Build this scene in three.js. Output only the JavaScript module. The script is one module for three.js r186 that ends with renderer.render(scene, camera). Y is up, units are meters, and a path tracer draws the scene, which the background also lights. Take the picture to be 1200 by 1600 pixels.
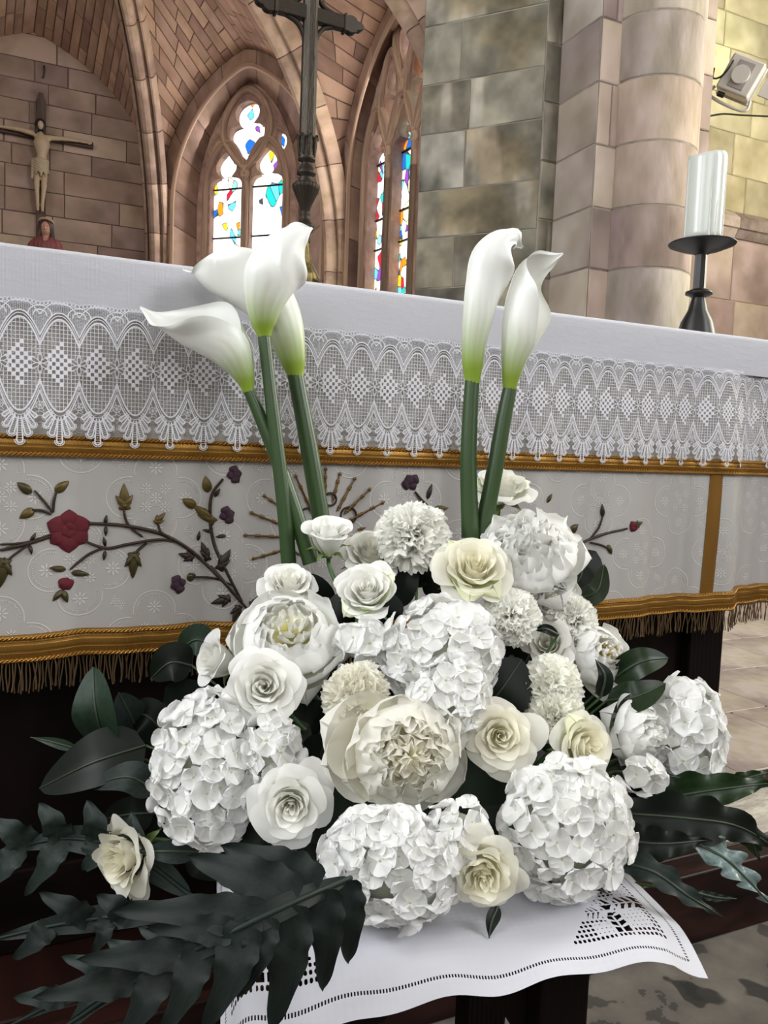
import * as THREE from 'three';
import { mergeGeometries, mergeVertices, toCreasedNormals } from 'three/addons/utils/BufferGeometryUtils.js';
import { RoundedBoxGeometry } from 'three/addons/geometries/RoundedBoxGeometry.js';
import { MarchingCubes } from 'three/addons/objects/MarchingCubes.js';
import { ImprovedNoise } from 'three/addons/math/ImprovedNoise.js';
import { RectAreaLightUniformsLib } from 'three/addons/lights/RectAreaLightUniformsLib.js';

// ---------------------------------------------------------------- camera, light, exposure
const W = 1200, H = 1600, F = 1230;                       // the photograph's frame and focal length in pixels
const scene = new THREE.Scene();
const camera = new THREE.PerspectiveCamera(2 * Math.atan(H / 2 / F) * 180 / Math.PI, W / H, 0.02, 60);
camera.rotation.order = 'YXZ';
camera.position.set(0, 0.85, 0);
camera.rotation.set(-4.7 * Math.PI / 180, 0, 2.1 * Math.PI / 180);
camera.updateMatrixWorld(true);
const renderer = new THREE.WebGLRenderer({ antialias: true });
renderer.toneMapping = THREE.LinearToneMapping;
renderer.toneMappingExposure = 0.41;
renderer.shadowMap.enabled = true;
RectAreaLightUniformsLib.init();
scene.background = new THREE.Color(0.55, 0.62, 0.72);     // overcast daylight outside the church

// daylight entering by the windows of the nave and transept, one area light just inside each glazed window (built below as nave_window)
const DAYLIGHT = [
  // x, y, z of the window centre, width, height, facing (x, z), intensity, colour
  { p: [-3.35, 3.5, 0.0], w: 1.4, h: 2.6, n: [1, 0], i: 34, c: [0.93, 0.97, 1.0] },
  { p: [-3.35, 3.5, 2.6], w: 1.4, h: 2.6, n: [1, 0], i: 22, c: [0.93, 0.97, 1.0] },
  { p: [3.65, 3.5, 0.6], w: 1.4, h: 2.6, n: [-1, 0], i: 34, c: [0.95, 0.97, 1.0] },
  { p: [3.65, 2.9, -2.9], w: 1.5, h: 2.4, n: [-1, 0], i: 34, c: [1.0, 0.96, 0.8] },
  { p: [0.2, 3.9, 3.8], w: 2.2, h: 2.8, n: [0, -1], i: 9, c: [0.95, 0.98, 1.0] },
];
for (const d of DAYLIGHT) {
  const l = new THREE.RectAreaLight(new THREE.Color().setRGB(...d.c), d.i, d.w, d.h);
  l.position.set(d.p[0] + d.n[0] * 0.1, d.p[1], d.p[2] + d.n[1] * 0.1);
  l.lookAt(l.position.x + d.n[0], l.position.y, l.position.z + d.n[1]);
  scene.add(l);
}

// ---------------------------------------------------------------- helpers
let seed = 7;
const rnd = () => { seed = (seed * 1664525 + 1013904223) % 4294967296; return seed / 4294967296; };
const rr = (a, b) => a + (b - a) * rnd();
const pick = a => a[Math.floor(rnd() * a.length)];
const V = (x, y, z) => new THREE.Vector3(x, y, z);
const { PI, sin, cos, sqrt, abs, min, max, floor, round, pow } = Math;
const lerp = (a, b, t) => a + (b - a) * t;
const clamp = (x, a, b) => min(b, max(a, x));
const smooth = (a, b, x) => { const t = clamp((x - a) / (b - a), 0, 1); return t * t * (3 - 2 * t); };
const noise = new ImprovedNoise();
const fbm = (x, y, z, o = 4) => { let s = 0, a = 0.5, f = 1; for (let i = 0; i < o; i++) { s += a * noise.noise(x * f, y * f, z * f); a /= 2; f *= 2; } return s; };
const EYE = camera.position.clone();
const FWD = V(0, 0, -1).applyQuaternion(camera.quaternion);
const RIGHT = V(1, 0, 0).applyQuaternion(camera.quaternion);
const UP = V(0, 1, 0).applyQuaternion(camera.quaternion);
const ray = (px, py) => V((px - W / 2) / F, (H / 2 - py) / F, -1).applyQuaternion(camera.quaternion);
const at = (px, py, depth) => EYE.clone().addScaledVector(ray(px, py), depth);            // a point of the place at a given distance
function onPlane(px, py, p0, n) { const d = ray(px, py); return EYE.clone().addScaledVector(d, p0.clone().sub(EYE).dot(n) / d.dot(n)); }

const taken = new Map();
function numbered(name) { const k = taken.get(name) || 0; taken.set(name, k + 1); return k ? `${name}_${String(k).padStart(3, '0')}` : name; }
function shade(o) { o.castShadow = true; o.receiveShadow = true; return o; }
function thing(name, label, category, group, kind) {
  const o = new THREE.Group(); o.name = numbered(name); scene.add(o);
  o.userData = { label, category }; if (group) o.userData.group = group; if (kind) o.userData.kind = kind;
  return o;
}
function struct(name, geo, mat, label, category = 'wall') {
  const o = geo ? shade(new THREE.Mesh(geo, mat)) : new THREE.Group();
  o.name = name; o.userData = { kind: 'structure', label, category }; scene.add(o); return o;
}
function part(name, geo, mat, parent, label) {
  const m = shade(new THREE.Mesh(geo, mat)); m.name = name; parent.add(m); if (label) m.userData.label = label; return m;
}
function grid(nu, nv, f, opt = {}) {       // f(u, v) -> Vector3 (or [x, y, z]); uv from opt.uv(u, v)
  const pos = [], uv = [], idx = [];
  for (let j = 0; j <= nv; j++) for (let i = 0; i <= nu; i++) {
    const u = i / nu, v = j / nv, p = f(u, v);
    if (p.isVector3) pos.push(p.x, p.y, p.z); else pos.push(...p);
    const t = opt.uv ? opt.uv(u, v) : [u, v]; uv.push(t[0], t[1]);
  }
  for (let j = 0; j < nv; j++) for (let i = 0; i < nu; i++) {
    const a = j * (nu + 1) + i, b = a + 1, c = a + nu + 1, d = c + 1;
    if (opt.flip) idx.push(a, c, b, b, c, d); else idx.push(a, b, c, b, d, c);
  }
  const g = new THREE.BufferGeometry();
  g.setAttribute('position', new THREE.Float32BufferAttribute(pos, 3));
  g.setAttribute('uv', new THREE.Float32BufferAttribute(uv, 2));
  if (opt.color) { const c = []; for (let j = 0; j <= nv; j++) for (let i = 0; i <= nu; i++) c.push(...opt.color(i / nu, j / nv)); g.setAttribute('color', new THREE.Float32BufferAttribute(c, 3)); }
  g.setIndex(idx); g.computeVertexNormals(); return g;
}
const merge = gs => mergeGeometries(gs.map(g => { const h = g.index ? g.toNonIndexed() : g; for (const k of Object.keys(h.attributes)) if (!['position', 'normal', 'uv', 'color'].includes(k)) h.deleteAttribute(k); return h; }));
const box = (w, h, d, x = 0, y = 0, z = 0, r = 0.004) => { const g = new RoundedBoxGeometry(w, h, d, 1, min(r, w / 2.1, h / 2.1, d / 2.1)); g.translate(x, y, z); return g; };
const tube = (pts, r, seg = 24, rad = 8) => new THREE.TubeGeometry(new THREE.CatmullRomCurve3(pts), seg, r, rad, false);
function taper(pts, radii, seg = 24, rad = 8) {       // a tube whose radius follows a list
  const c = new THREE.CatmullRomCurve3(pts), fr = c.computeFrenetFrames(seg, false), P = [];
  for (let i = 0; i <= seg; i++) P.push(c.getPoint(i / seg));
  const R = t => { const k = t * (radii.length - 1), a = floor(min(k, radii.length - 2)); return lerp(radii[a], radii[a + 1], k - a); };
  return grid(rad, seg, (u, v) => { const i = round(v * seg), a = u * 2 * PI; return P[i].clone().addScaledVector(fr.normals[i], cos(a) * R(v)).addScaledVector(fr.binormals[i], sin(a) * R(v)); });
}
const lathe = (pts, seg = 32) => new THREE.LatheGeometry(pts.map(p => new THREE.Vector2(p[0], p[1])), seg);
function basis(x, y, z, pos) { const m = new THREE.Matrix4().makeBasis(x, y, z); if (pos) m.setPosition(pos); return m; }

// ---------------------------------------------------------------- textures
function dataTex(n, f, srgb = true, rep = 1) {
  const d = new Uint8Array(n * n * 4);
  for (let j = 0; j < n; j++) for (let i = 0; i < n; i++) { const c = f(i / n, j / n); const k = (j * n + i) * 4; for (let q = 0; q < 3; q++) d[k + q] = clamp(c[q] * 255, 0, 255); d[k + 3] = 255; }
  const t = new THREE.DataTexture(d, n, n); t.wrapS = t.wrapT = THREE.RepeatWrapping; t.magFilter = THREE.LinearFilter; t.minFilter = THREE.LinearMipmapLinearFilter; t.generateMipmaps = true;
  if (srgb) t.colorSpace = THREE.SRGBColorSpace; t.repeat.set(rep, rep); t.needsUpdate = true; return t;
}
function canvasTex(w, h, draw, srgb = true) {
  const c = document.createElement('canvas'); c.width = w; c.height = h; draw(c.getContext('2d'), w, h);
  const t = new THREE.CanvasTexture(c); t.wrapS = t.wrapT = THREE.RepeatWrapping; t.anisotropy = 8; if (srgb) t.colorSpace = THREE.SRGBColorSpace; return t;
}
const LAT = new Float32Array(65536); { let q = 12345; for (let i = 0; i < 65536; i++) { q = (q * 1664525 + 1013904223) % 4294967296; LAT[i] = q / 4294967296 * 2 - 1; } }
const tn = (u, v, f, o = 4) => {           // tileable value noise, about -0.6 .. 0.6
  let s = 0, a = 0.5; f = round(f); u -= floor(u); v -= floor(v);
  for (let k = 0; k < o; k++) {
    const x = u * f, y = v * f, i = floor(x), j = floor(y), fx = x - i, fy = y - j, sx = fx * fx * (3 - 2 * fx), sy = fy * fy * (3 - 2 * fy);
    const h = (p, q) => LAT[((p % f) * 157 + (q % f) * 2311 + k * 7919 + f * 31) & 65535];
    s += a * ((h(i, j) * (1 - sx) + h(i + 1, j) * sx) * (1 - sy) + (h(i, j + 1) * (1 - sx) + h(i + 1, j + 1) * sx) * sy); a /= 2; f *= 2;
  }
  return s;
};
const stoneMap = dataTex(512, (u, v) => { const a = tn(u, v, 4, 5), b = tn(u + 0.37, v + 0.11, 24, 3), p = tn(u, v + 0.5, 30, 2), q = tn(u + 0.2, v, 6, 2); const k = 0.86 + a * 0.3 + b * 0.14; return [k, k * (0.985 + a * 0.05), k * (0.97 + b * 0.06)]; }, true);
const stoneBump = dataTex(512, (u, v) => { const a = tn(u, v, 9, 5), b = tn(u + 0.4, v, 60, 3), p = tn(u, v + 0.5, 30, 2), q = tn(u + 0.2, v, 6, 2); const k = 0.55 + a * 0.4 + b * 0.3; return [k, k, k]; }, false);
// old pillar face: patchy limewash, grey-brown weathering in upright streaks, a few rusty and whitish patches
const streakMap = dataTex(512, (u, v) => { const a = tn(u * 2, v, 3, 5), b = tn(u + 0.2, v, 20, 4), w = tn(u * 4, v, 4, 4), r = tn(u, v + 0.3, 5, 4), pit = tn(u, v, 48, 1); let k = 0.68 + a * 0.3 + b * 0.34; const wt = smooth(0.1, 0.32, w), rs = smooth(0.28, 0.42, r); k += 0.16 * wt; if (pit > 0.46 && a > 0.1) k *= 0.6; return [k * (1 + 0.05 * rs), k, k * (0.95 - 0.08 * rs + 0.04 * wt)]; }, true);
function stoneMats(cols, map = stoneMap, bump = 0.004, rough = 0.92) {
  return cols.map(c => new THREE.MeshStandardMaterial({ color: new THREE.Color().setRGB(...c), map, bumpMap: stoneBump, bumpScale: bump, roughness: rough }));
}
const tones = (c, n, k) => Array.from({ length: n }, (_, i) => { const f = 1 + k * ((i / (n - 1)) * 2 - 1), w = 1 + 0.018 * ((i * 7) % 3 - 1); return [c[0] * f * w, c[1] * f, c[2] * f / w]; });
// ---------------------------------------------------------------- masonry
// one dressed stone: a pillow-edged block standing proud of the mortar bed. S(s, t) gives a point, N(s, t) the outward normal
function stoneGeo(S, N, s0, s1, t0, t1, len, hgt, o) {
  const g = o.gap ?? 0.004, b = o.bevel ?? 0.006, h = o.proud ?? 0.008, nx = o.nx ?? 1, nt = o.nt ?? 1;
  const gs = g / len, gt = g / hgt, bs = b / len, bt = b / hgt;
  const a = [s0 + gs], c = [t0 + gt];
  for (let i = 0; i <= nx; i++) a.push(lerp(s0 + gs + bs, s1 - gs - bs, i / nx));
  a.push(s1 - gs);
  for (let i = 0; i <= nt; i++) c.push(lerp(t0 + gt + bt, t1 - gt - bt, i / nt));
  c.push(t1 - gt);
  const ou = o.world ? 0 : rnd() * 3, ov = o.world ? 0 : rnd() * 3, hh = h * rr(0.75, 1.2), k = o.uvScale ?? 1;
  return grid(a.length - 1, c.length - 1, (u, v) => {
    const i = round(u * (a.length - 1)), j = round(v * (c.length - 1)), edge = i == 0 || j == 0 || i == a.length - 1 || j == c.length - 1;
    return S(a[i], c[j]).addScaledVector(N(a[i], c[j]), edge ? -0.002 : hh);
  }, { uv: (u, v) => [ou + lerp(s0, s1, u) * len * k, ov + lerp(t0, t1, v) * hgt * k], flip: o.flip });
}
// courses of stones over a surface; rows run along s, their heights in metres come from o.row, their lengths from o.len
function masonry(parent, S, N, lenOf, hgt, mats, o) {
  let t = o.t0 ?? 0; const t1 = o.t1 ?? 1; let r = 0;
  while (t < t1 - 1e-4) {
    let dt = rr(...o.row) / hgt; if (t + dt * 1.5 > t1) dt = t1 - t;
    const len = lenOf(t + dt / 2); let s = o.s0 ?? 0; const s1 = o.s1 ?? 1; let first = true;
    while (s < s1 - 1e-4) {
      let ds = rr(...o.len) / len * (first ? (r % 2 ? 0.5 : 1) : 1); first = false;
      if (s + ds * 1.5 > s1) ds = s1 - s;
      if (!o.skip || !o.skip(s, s + ds, t, t + dt)) part('stone', stoneGeo(S, N, s, s + ds, t, t + dt, len, hgt, o), pick(mats), parent);
      s += ds;
    }
    t += dt; r++;
  }
}
const mortar = new THREE.MeshStandardMaterial({ color: new THREE.Color().setRGB(0.2, 0.125, 0.09), map: stoneMap, bumpMap: stoneBump, bumpScale: 0.003, roughness: 0.95 });
const paleMortar = mortar.clone(); paleMortar.color.setRGB(0.3, 0.26, 0.22); const yellowMortar = mortar.clone(); yellowMortar.color.setRGB(0.62, 0.54, 0.3);
const pinkMats = stoneMats(tones([0.42, 0.275, 0.21], 6, 0.08));
const vaultMats = stoneMats(tones([0.56, 0.345, 0.245], 6, 0.05));
const ribMats = stoneMats(tones([0.6, 0.41, 0.3], 4, 0.04));
const revealMats = stoneMats(tones([0.4, 0.255, 0.19], 5, 0.05));

// plan of the polygonal apse: corners in metres (x, z)
const TH = 24.6 * PI / 180;                                         // the altar and the east wall are turned by this angle to the camera
const eU = V(cos(TH), 0, -sin(TH)), eN = V(sin(TH), 0, cos(TH));    // along the altar, and out of its front
const cAB = V(-1.817, 0, -6.2), cBC = V(-0.39, 0, -5.67), key = V(-1.74, 0, -4.22);
const cA0 = cAB.clone().addScaledVector(eU, -1.74);
const cC1 = cBC.clone().add(V(0.53, 0, 0.848).multiplyScalar(1.54));
const Y0 = 0.85;
const arc = (phi, pm) => [(1 - cos(phi)) / (1 - cos(pm)), sin(phi) / sin(pm)];
const FS = Y0 + 1.75, FA = Y0 + 2.84, RS = Y0 + 1.2, RK = Y0 + 3.22;
const PM = 74 * PI / 180;
// wall arch from corner P towards the apex over the middle of P-Q
const formeret = (P, Q, l) => { const [a, h] = arc(l * PM, PM); return P.clone().lerp(Q, 0.5 * a).setY(lerp(FS, FA, h)); };
const ribLine = (P, l) => { const [a, h] = arc(l * PI / 2, PI / 2); return P.clone().lerp(key, a).setY(lerp(RS, RK, h)); };
function normalOf(S, s, t, toward) {
  const e = 1e-3, n = S(min(s + e, 1), t).sub(S(max(s - e, 0), t)).cross(S(s, min(t + e, 1)).sub(S(s, max(t - e, 0)))).normalize();
  return n.dot(toward.clone().sub(S(s, t))) < 0 ? n.negate() : n;
}
const inside = V(-1.2, 1.5, -3.5);

function backing(name, S, toward, mat, label, nu, nv, cat, thick = 0.06) {
  const N = (s, t) => normalOf(S, s, t, toward);
  const f = grid(nu, nv, (u, v) => S(u, v)), b = grid(nu, nv, (u, v) => S(u, v).addScaledVector(N(u, v), -thick));
  return struct(name, merge([f, b]), mat, label, cat);
}
let cellNo = 0;
function vaultHalf(P, Q, label, rowH, lenR) {
  const S = (s, t) => formeret(P, Q, 0.04 + 0.96 * t).lerp(ribLine(P, 0.04 + 0.96 * t), s);
  const N = (s, t) => normalOf(S, s, t, inside);
  const o = backing(`vault_cell_${++cellNo}`, S, inside, mortar, label, 10, 24, 'vault');
  let L = 0; for (let i = 0; i < 40; i++) L += S(0.25, i / 40).distanceTo(S(0.25, (i + 1) / 40));
  const a = S(0, 0.5), flip = S(0, 0.6).sub(a).cross(S(0.1, 0.5).sub(a)).dot(inside.clone().sub(a)) > 0;
  masonry(o, S, N, t => S(0, t).distanceTo(S(1, t)) + 0.02, L, vaultMats, { row: rowH, len: lenR, gap: 0.003, bevel: 0.004, proud: 0.006, flip, t0: 0.1 });
  return o;
}
vaultHalf(cAB, cA0, 'pinkish stone vault web above the wall with the crucifix', [0.068, 0.078], [0.2, 0.42]);
vaultHalf(cA0, cAB, 'shadowed stone vault web beside the crucifix wall', [0.068, 0.078], [0.2, 0.42]);
vaultHalf(cAB, cBC, 'stone vault web of diagonal courses above the two-light window', [0.075, 0.09], [0.15, 0.32]);
vaultHalf(cBC, cAB, 'stone vault web between the two-light window and the rib behind the altar cross', [0.075, 0.09], [0.15, 0.32]);
vaultHalf(cBC, cC1, 'tawny stone vault web behind the arm of the altar cross', [0.1, 0.115], [0.16, 0.34]);
vaultHalf(cC1, cBC, 'stone vault web beside the pillar above the three-light window', [0.1, 0.115], [0.16, 0.34]);

// ribs: moulded voussoirs along the arch, then a shaft down the corner
function rib(P, label, name) {
  const o = struct(name, null, null, label, 'vault rib');
  const dir = key.clone().sub(P).setY(0).normalize(), side = V(dir.z, 0, -dir.x);
  const path = []; const yb = 1.2;
  for (let i = 0; i <= 12; i++) path.push(P.clone().setY(lerp(yb, RS, i / 12)));
  for (let i = 1; i <= 44; i++) path.push(ribLine(P, i / 44));
  const tan = i => path[min(i + 1, path.length - 1)].clone().sub(path[max(i - 1, 0)]).normalize();
  // profile (across, towards the room): hollow, fillet, roll, fillet, hollow
  const prof = [[-0.085, -0.06], [-0.085, 0.03], [-0.072, 0.05], [-0.058, 0.048], [-0.05, 0.022], [-0.036, 0.03], [-0.038, 0.075], [-0.03, 0.1], [-0.012, 0.116], [0.012, 0.116], [0.03, 0.1], [0.038, 0.075], [0.036, 0.03], [0.05, 0.022], [0.058, 0.048], [0.072, 0.05], [0.085, 0.03], [0.085, -0.06]];
  const pt = (i, k, sc) => { const t = tan(i), out = t.clone().cross(side).normalize(); if (out.y > 0.0 && i > 12) out.negate(); if (i <= 12) { out.copy(dir); } else if (out.dot(dir) < 0 && i < 20) out.negate(); return path[i].clone().addScaledVector(side, prof[k][0] * sc).addScaledVector(out, prof[k][1] * sc); };
  const core = grid(prof.length - 1, path.length - 1, (u, v) => pt(round(v * (path.length - 1)), round(u * (prof.length - 1)), 0.95));
  part('rib_core', core, mortar, o);
  let i = 0; while (i < path.length - 1) {
    const n = min(i < 12 ? 3 : 5, path.length - 1 - i), i0 = i, mat = pick(ribMats), ou = rnd() * 3;
    part('voussoir', toCreasedNormals(grid(prof.length - 1, n + 2, (u, v) => {
      const k = round(u * (prof.length - 1)), j = round(v * (n + 2)); if (j == 0) return pt(i0, k, 0.95).lerp(pt(i0 + 1, k, 0.95), 0.03); if (j == n + 2) return pt(i0 + n - 1, k, 0.95).lerp(pt(i0 + n, k, 0.95), 0.97);
      const q = j - 1; if (q == 0) return pt(i0, k, 1).lerp(pt(i0 + 1, k, 1), 0.06); if (q == n) return pt(i0 + n - 1, k, 1).lerp(pt(i0 + n, k, 1), 0.94); return pt(i0 + q, k, 1);
    }, { uv: (u, v) => [ou + u * 0.3, ou + v * 0.4] }), 0.7), mat, o);
    i += n;
  }
  return o;
}
rib(cAB, 'moulded stone vault rib rising beside the crucifix wall', 'trim_1');
rib(cBC, 'moulded stone vault rib passing behind the shaft of the altar cross', 'trim_2');
rib(cC1, 'stone vault rib running down behind the big pillar', 'trim_3');
rib(cA0, 'stone vault rib at the far end of the crucifix wall', 'trim_4');

// east wall with the crucifix
{
  const bw = cA0.clone().addScaledVector(eU, -1.2), L = 2.94;
  const S = (s, t) => bw.clone().addScaledVector(eU, s * L).setY(t * 4.3);
  const wallA = struct('wall_east', box(L, 4.3, 0.3, 0, 2.15, -0.155), mortar, 'pale pink ashlar wall that carries the large crucifix', 'wall');
  wallA.position.copy(bw.clone().addScaledVector(eU, L / 2)); wallA.rotation.y = TH; wallA.updateMatrixWorld(true);
  const inv = wallA.matrixWorld.clone().invert(); const n = V(0, 0, 1);
  masonry(wallA, (s, t) => S(s, t).applyMatrix4(inv), () => n.clone(), () => L, 4.3, stoneMats(tones([0.45, 0.315, 0.245], 7, 0.05)), { row: [0.14, 0.19], len: [0.2, 0.46], t0: 1.75 / 4.3, t1: 3.85 / 4.3, s0: 0.28, gap: 0.0025, bevel: 0.005, proud: 0.005 });
}
// arch outline in a wall plane, as a polyline walked at even speed
function archPath(hw, yb, ys, ya, pm = PM) {
  const p = []; for (let i = 0; i <= 10; i++) p.push([-hw, lerp(yb, ys, i / 10)]);
  for (let i = 1; i <= 24; i++) { const [a, h] = arc(i / 24 * pm, pm); p.push([-hw + hw * a, lerp(ys, ya, h)]); }
  for (let i = p.length - 2; i >= 0; i--) p.push([-p[i][0], p[i][1]]);
  const d = [0]; for (let i = 1; i < p.length; i++) d.push(d[i - 1] + Math.hypot(p[i][0] - p[i - 1][0], p[i][1] - p[i - 1][1]));
  const f = s => { const x = clamp(s, 0, 1) * d[d.length - 1]; let i = 1; while (i < d.length - 1 && d[i] < x) i++; const k = (x - d[i - 1]) / (d[i] - d[i - 1]); return [lerp(p[i - 1][0], p[i][0], k), lerp(p[i - 1][1], p[i][1], k)]; };
  f.len = d[d.length - 1]; return f;
}
const glassCols = ['#ffffff', '#ffffff', '#f8fdff', '#ffffff', '#fdfff6', '#e9fbff', '#ffffff', '#18b7b0', '#0d62c0', '#c8102e', '#ffd21f', '#f08a10', '#8bd7c8', '#8a3fb0', '#f4f7c0', '#5fc7e8'];
function glassTex(sd, whites) {
  return canvasTex(256, 512, (c, w, h) => {
    seed = sd; const pts = []; for (let i = 0; i < 240; i++) { const wh = rnd() < whites; pts.push([rnd() * w, rnd() * h, wh ? pick(['#ffffff', '#fbffff', '#ffffff', '#f3fdff', '#fffef4']) : pick(glassCols.slice(7)), wh]); }
    const img = c.createImageData ? c.createImageData(w, h) : null;
    const rgb = s => [1, 3, 5].map(k => parseInt(s.slice(k, k + 2), 16));
    for (let y = 0; y < h; y++) for (let x = 0; x < w; x++) {
      let d1 = 1e9, d2 = 1e9, q = null, q2 = null;
      for (const p of pts) { const dx = abs(p[0] - x), ex = min(dx, w - dx) * 1.5, dy = abs(p[1] - y), ey = min(dy, h - dy); const d = ex * ex + ey * ey; if (d < d1) { d2 = d1; q2 = q; d1 = d; q = p; } else if (d < d2) { d2 = d; q2 = p; } }
      const lead = sqrt(d2) - sqrt(d1) < 2.0 && !(q[3] && q2 && q2[3]), cc = lead ? [60, 62, 64] : rgb(q[2]), k = (y * w + x) * 4;
      img.data[k] = cc[0]; img.data[k + 1] = cc[1]; img.data[k + 2] = cc[2]; img.data[k + 3] = 255;
    }
    c.putImageData(img, 0, 0);
  });
}
function lancetPath(cx, yb, y1, k = 1) {            // light with a shouldered, bulbous head; y1 = shoulder height
  const p = new THREE.Path(), w = 0.125 * k, b = 0.085 * k;
  p.moveTo(cx - w, yb); p.lineTo(cx - w, y1);
  p.bezierCurveTo(cx - w, y1 + 0.05, cx - w * 0.8, y1 + 0.075, cx - 0.05 * k, y1 + 0.075);
  p.bezierCurveTo(cx - b * 1.25, y1 + 0.12, cx - b * 1.15, y1 + 0.2, cx, y1 + 0.275);
  p.bezierCurveTo(cx + b * 1.15, y1 + 0.2, cx + b * 1.25, y1 + 0.12, cx + 0.05 * k, y1 + 0.075);
  p.bezierCurveTo(cx + w * 0.8, y1 + 0.075, cx + w, y1 + 0.05, cx + w, y1);
  p.lineTo(cx + w, yb); p.closePath(); return p;
}
function souffletPath(cx, y0, k = 1) {              // drop-shaped tracery light with a round upper lobe
  const p = new THREE.Path(), w = 0.135 * k;
  p.moveTo(cx, y0); p.bezierCurveTo(cx - 0.06 * k, y0 + 0.07, cx - w, y0 + 0.12, cx - w, y0 + 0.22);
  p.bezierCurveTo(cx - w, y0 + 0.27, cx - 0.1 * k, y0 + 0.285, cx - 0.06 * k, y0 + 0.285);
  p.bezierCurveTo(cx - 0.12 * k, y0 + 0.33, cx - 0.11 * k, y0 + 0.45, cx, y0 + 0.46);
  p.bezierCurveTo(cx + 0.11 * k, y0 + 0.45, cx + 0.12 * k, y0 + 0.33, cx + 0.06 * k, y0 + 0.285);
  p.bezierCurveTo(cx + 0.1 * k, y0 + 0.285, cx + w, y0 + 0.27, cx + w, y0 + 0.22);
  p.bezierCurveTo(cx + w, y0 + 0.12, cx + 0.06 * k, y0 + 0.07, cx, y0); p.closePath(); return p;
}
const slit = (cx, cy, a) => { const p = new THREE.Path(), c = cos(a), s = sin(a), q = (x, y) => [cx + x * c - y * s, cy + x * s + y * c]; p.moveTo(...q(0, -0.075)); p.bezierCurveTo(...q(0.075, -0.04), ...q(0.07, 0.05), ...q(0, 0.1)); p.bezierCurveTo(...q(-0.05, 0.04), ...q(-0.05, -0.04), ...q(0, -0.075)); return p; };
const tracMats = stoneMats([[0.55, 0.36, 0.29]]);
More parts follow.
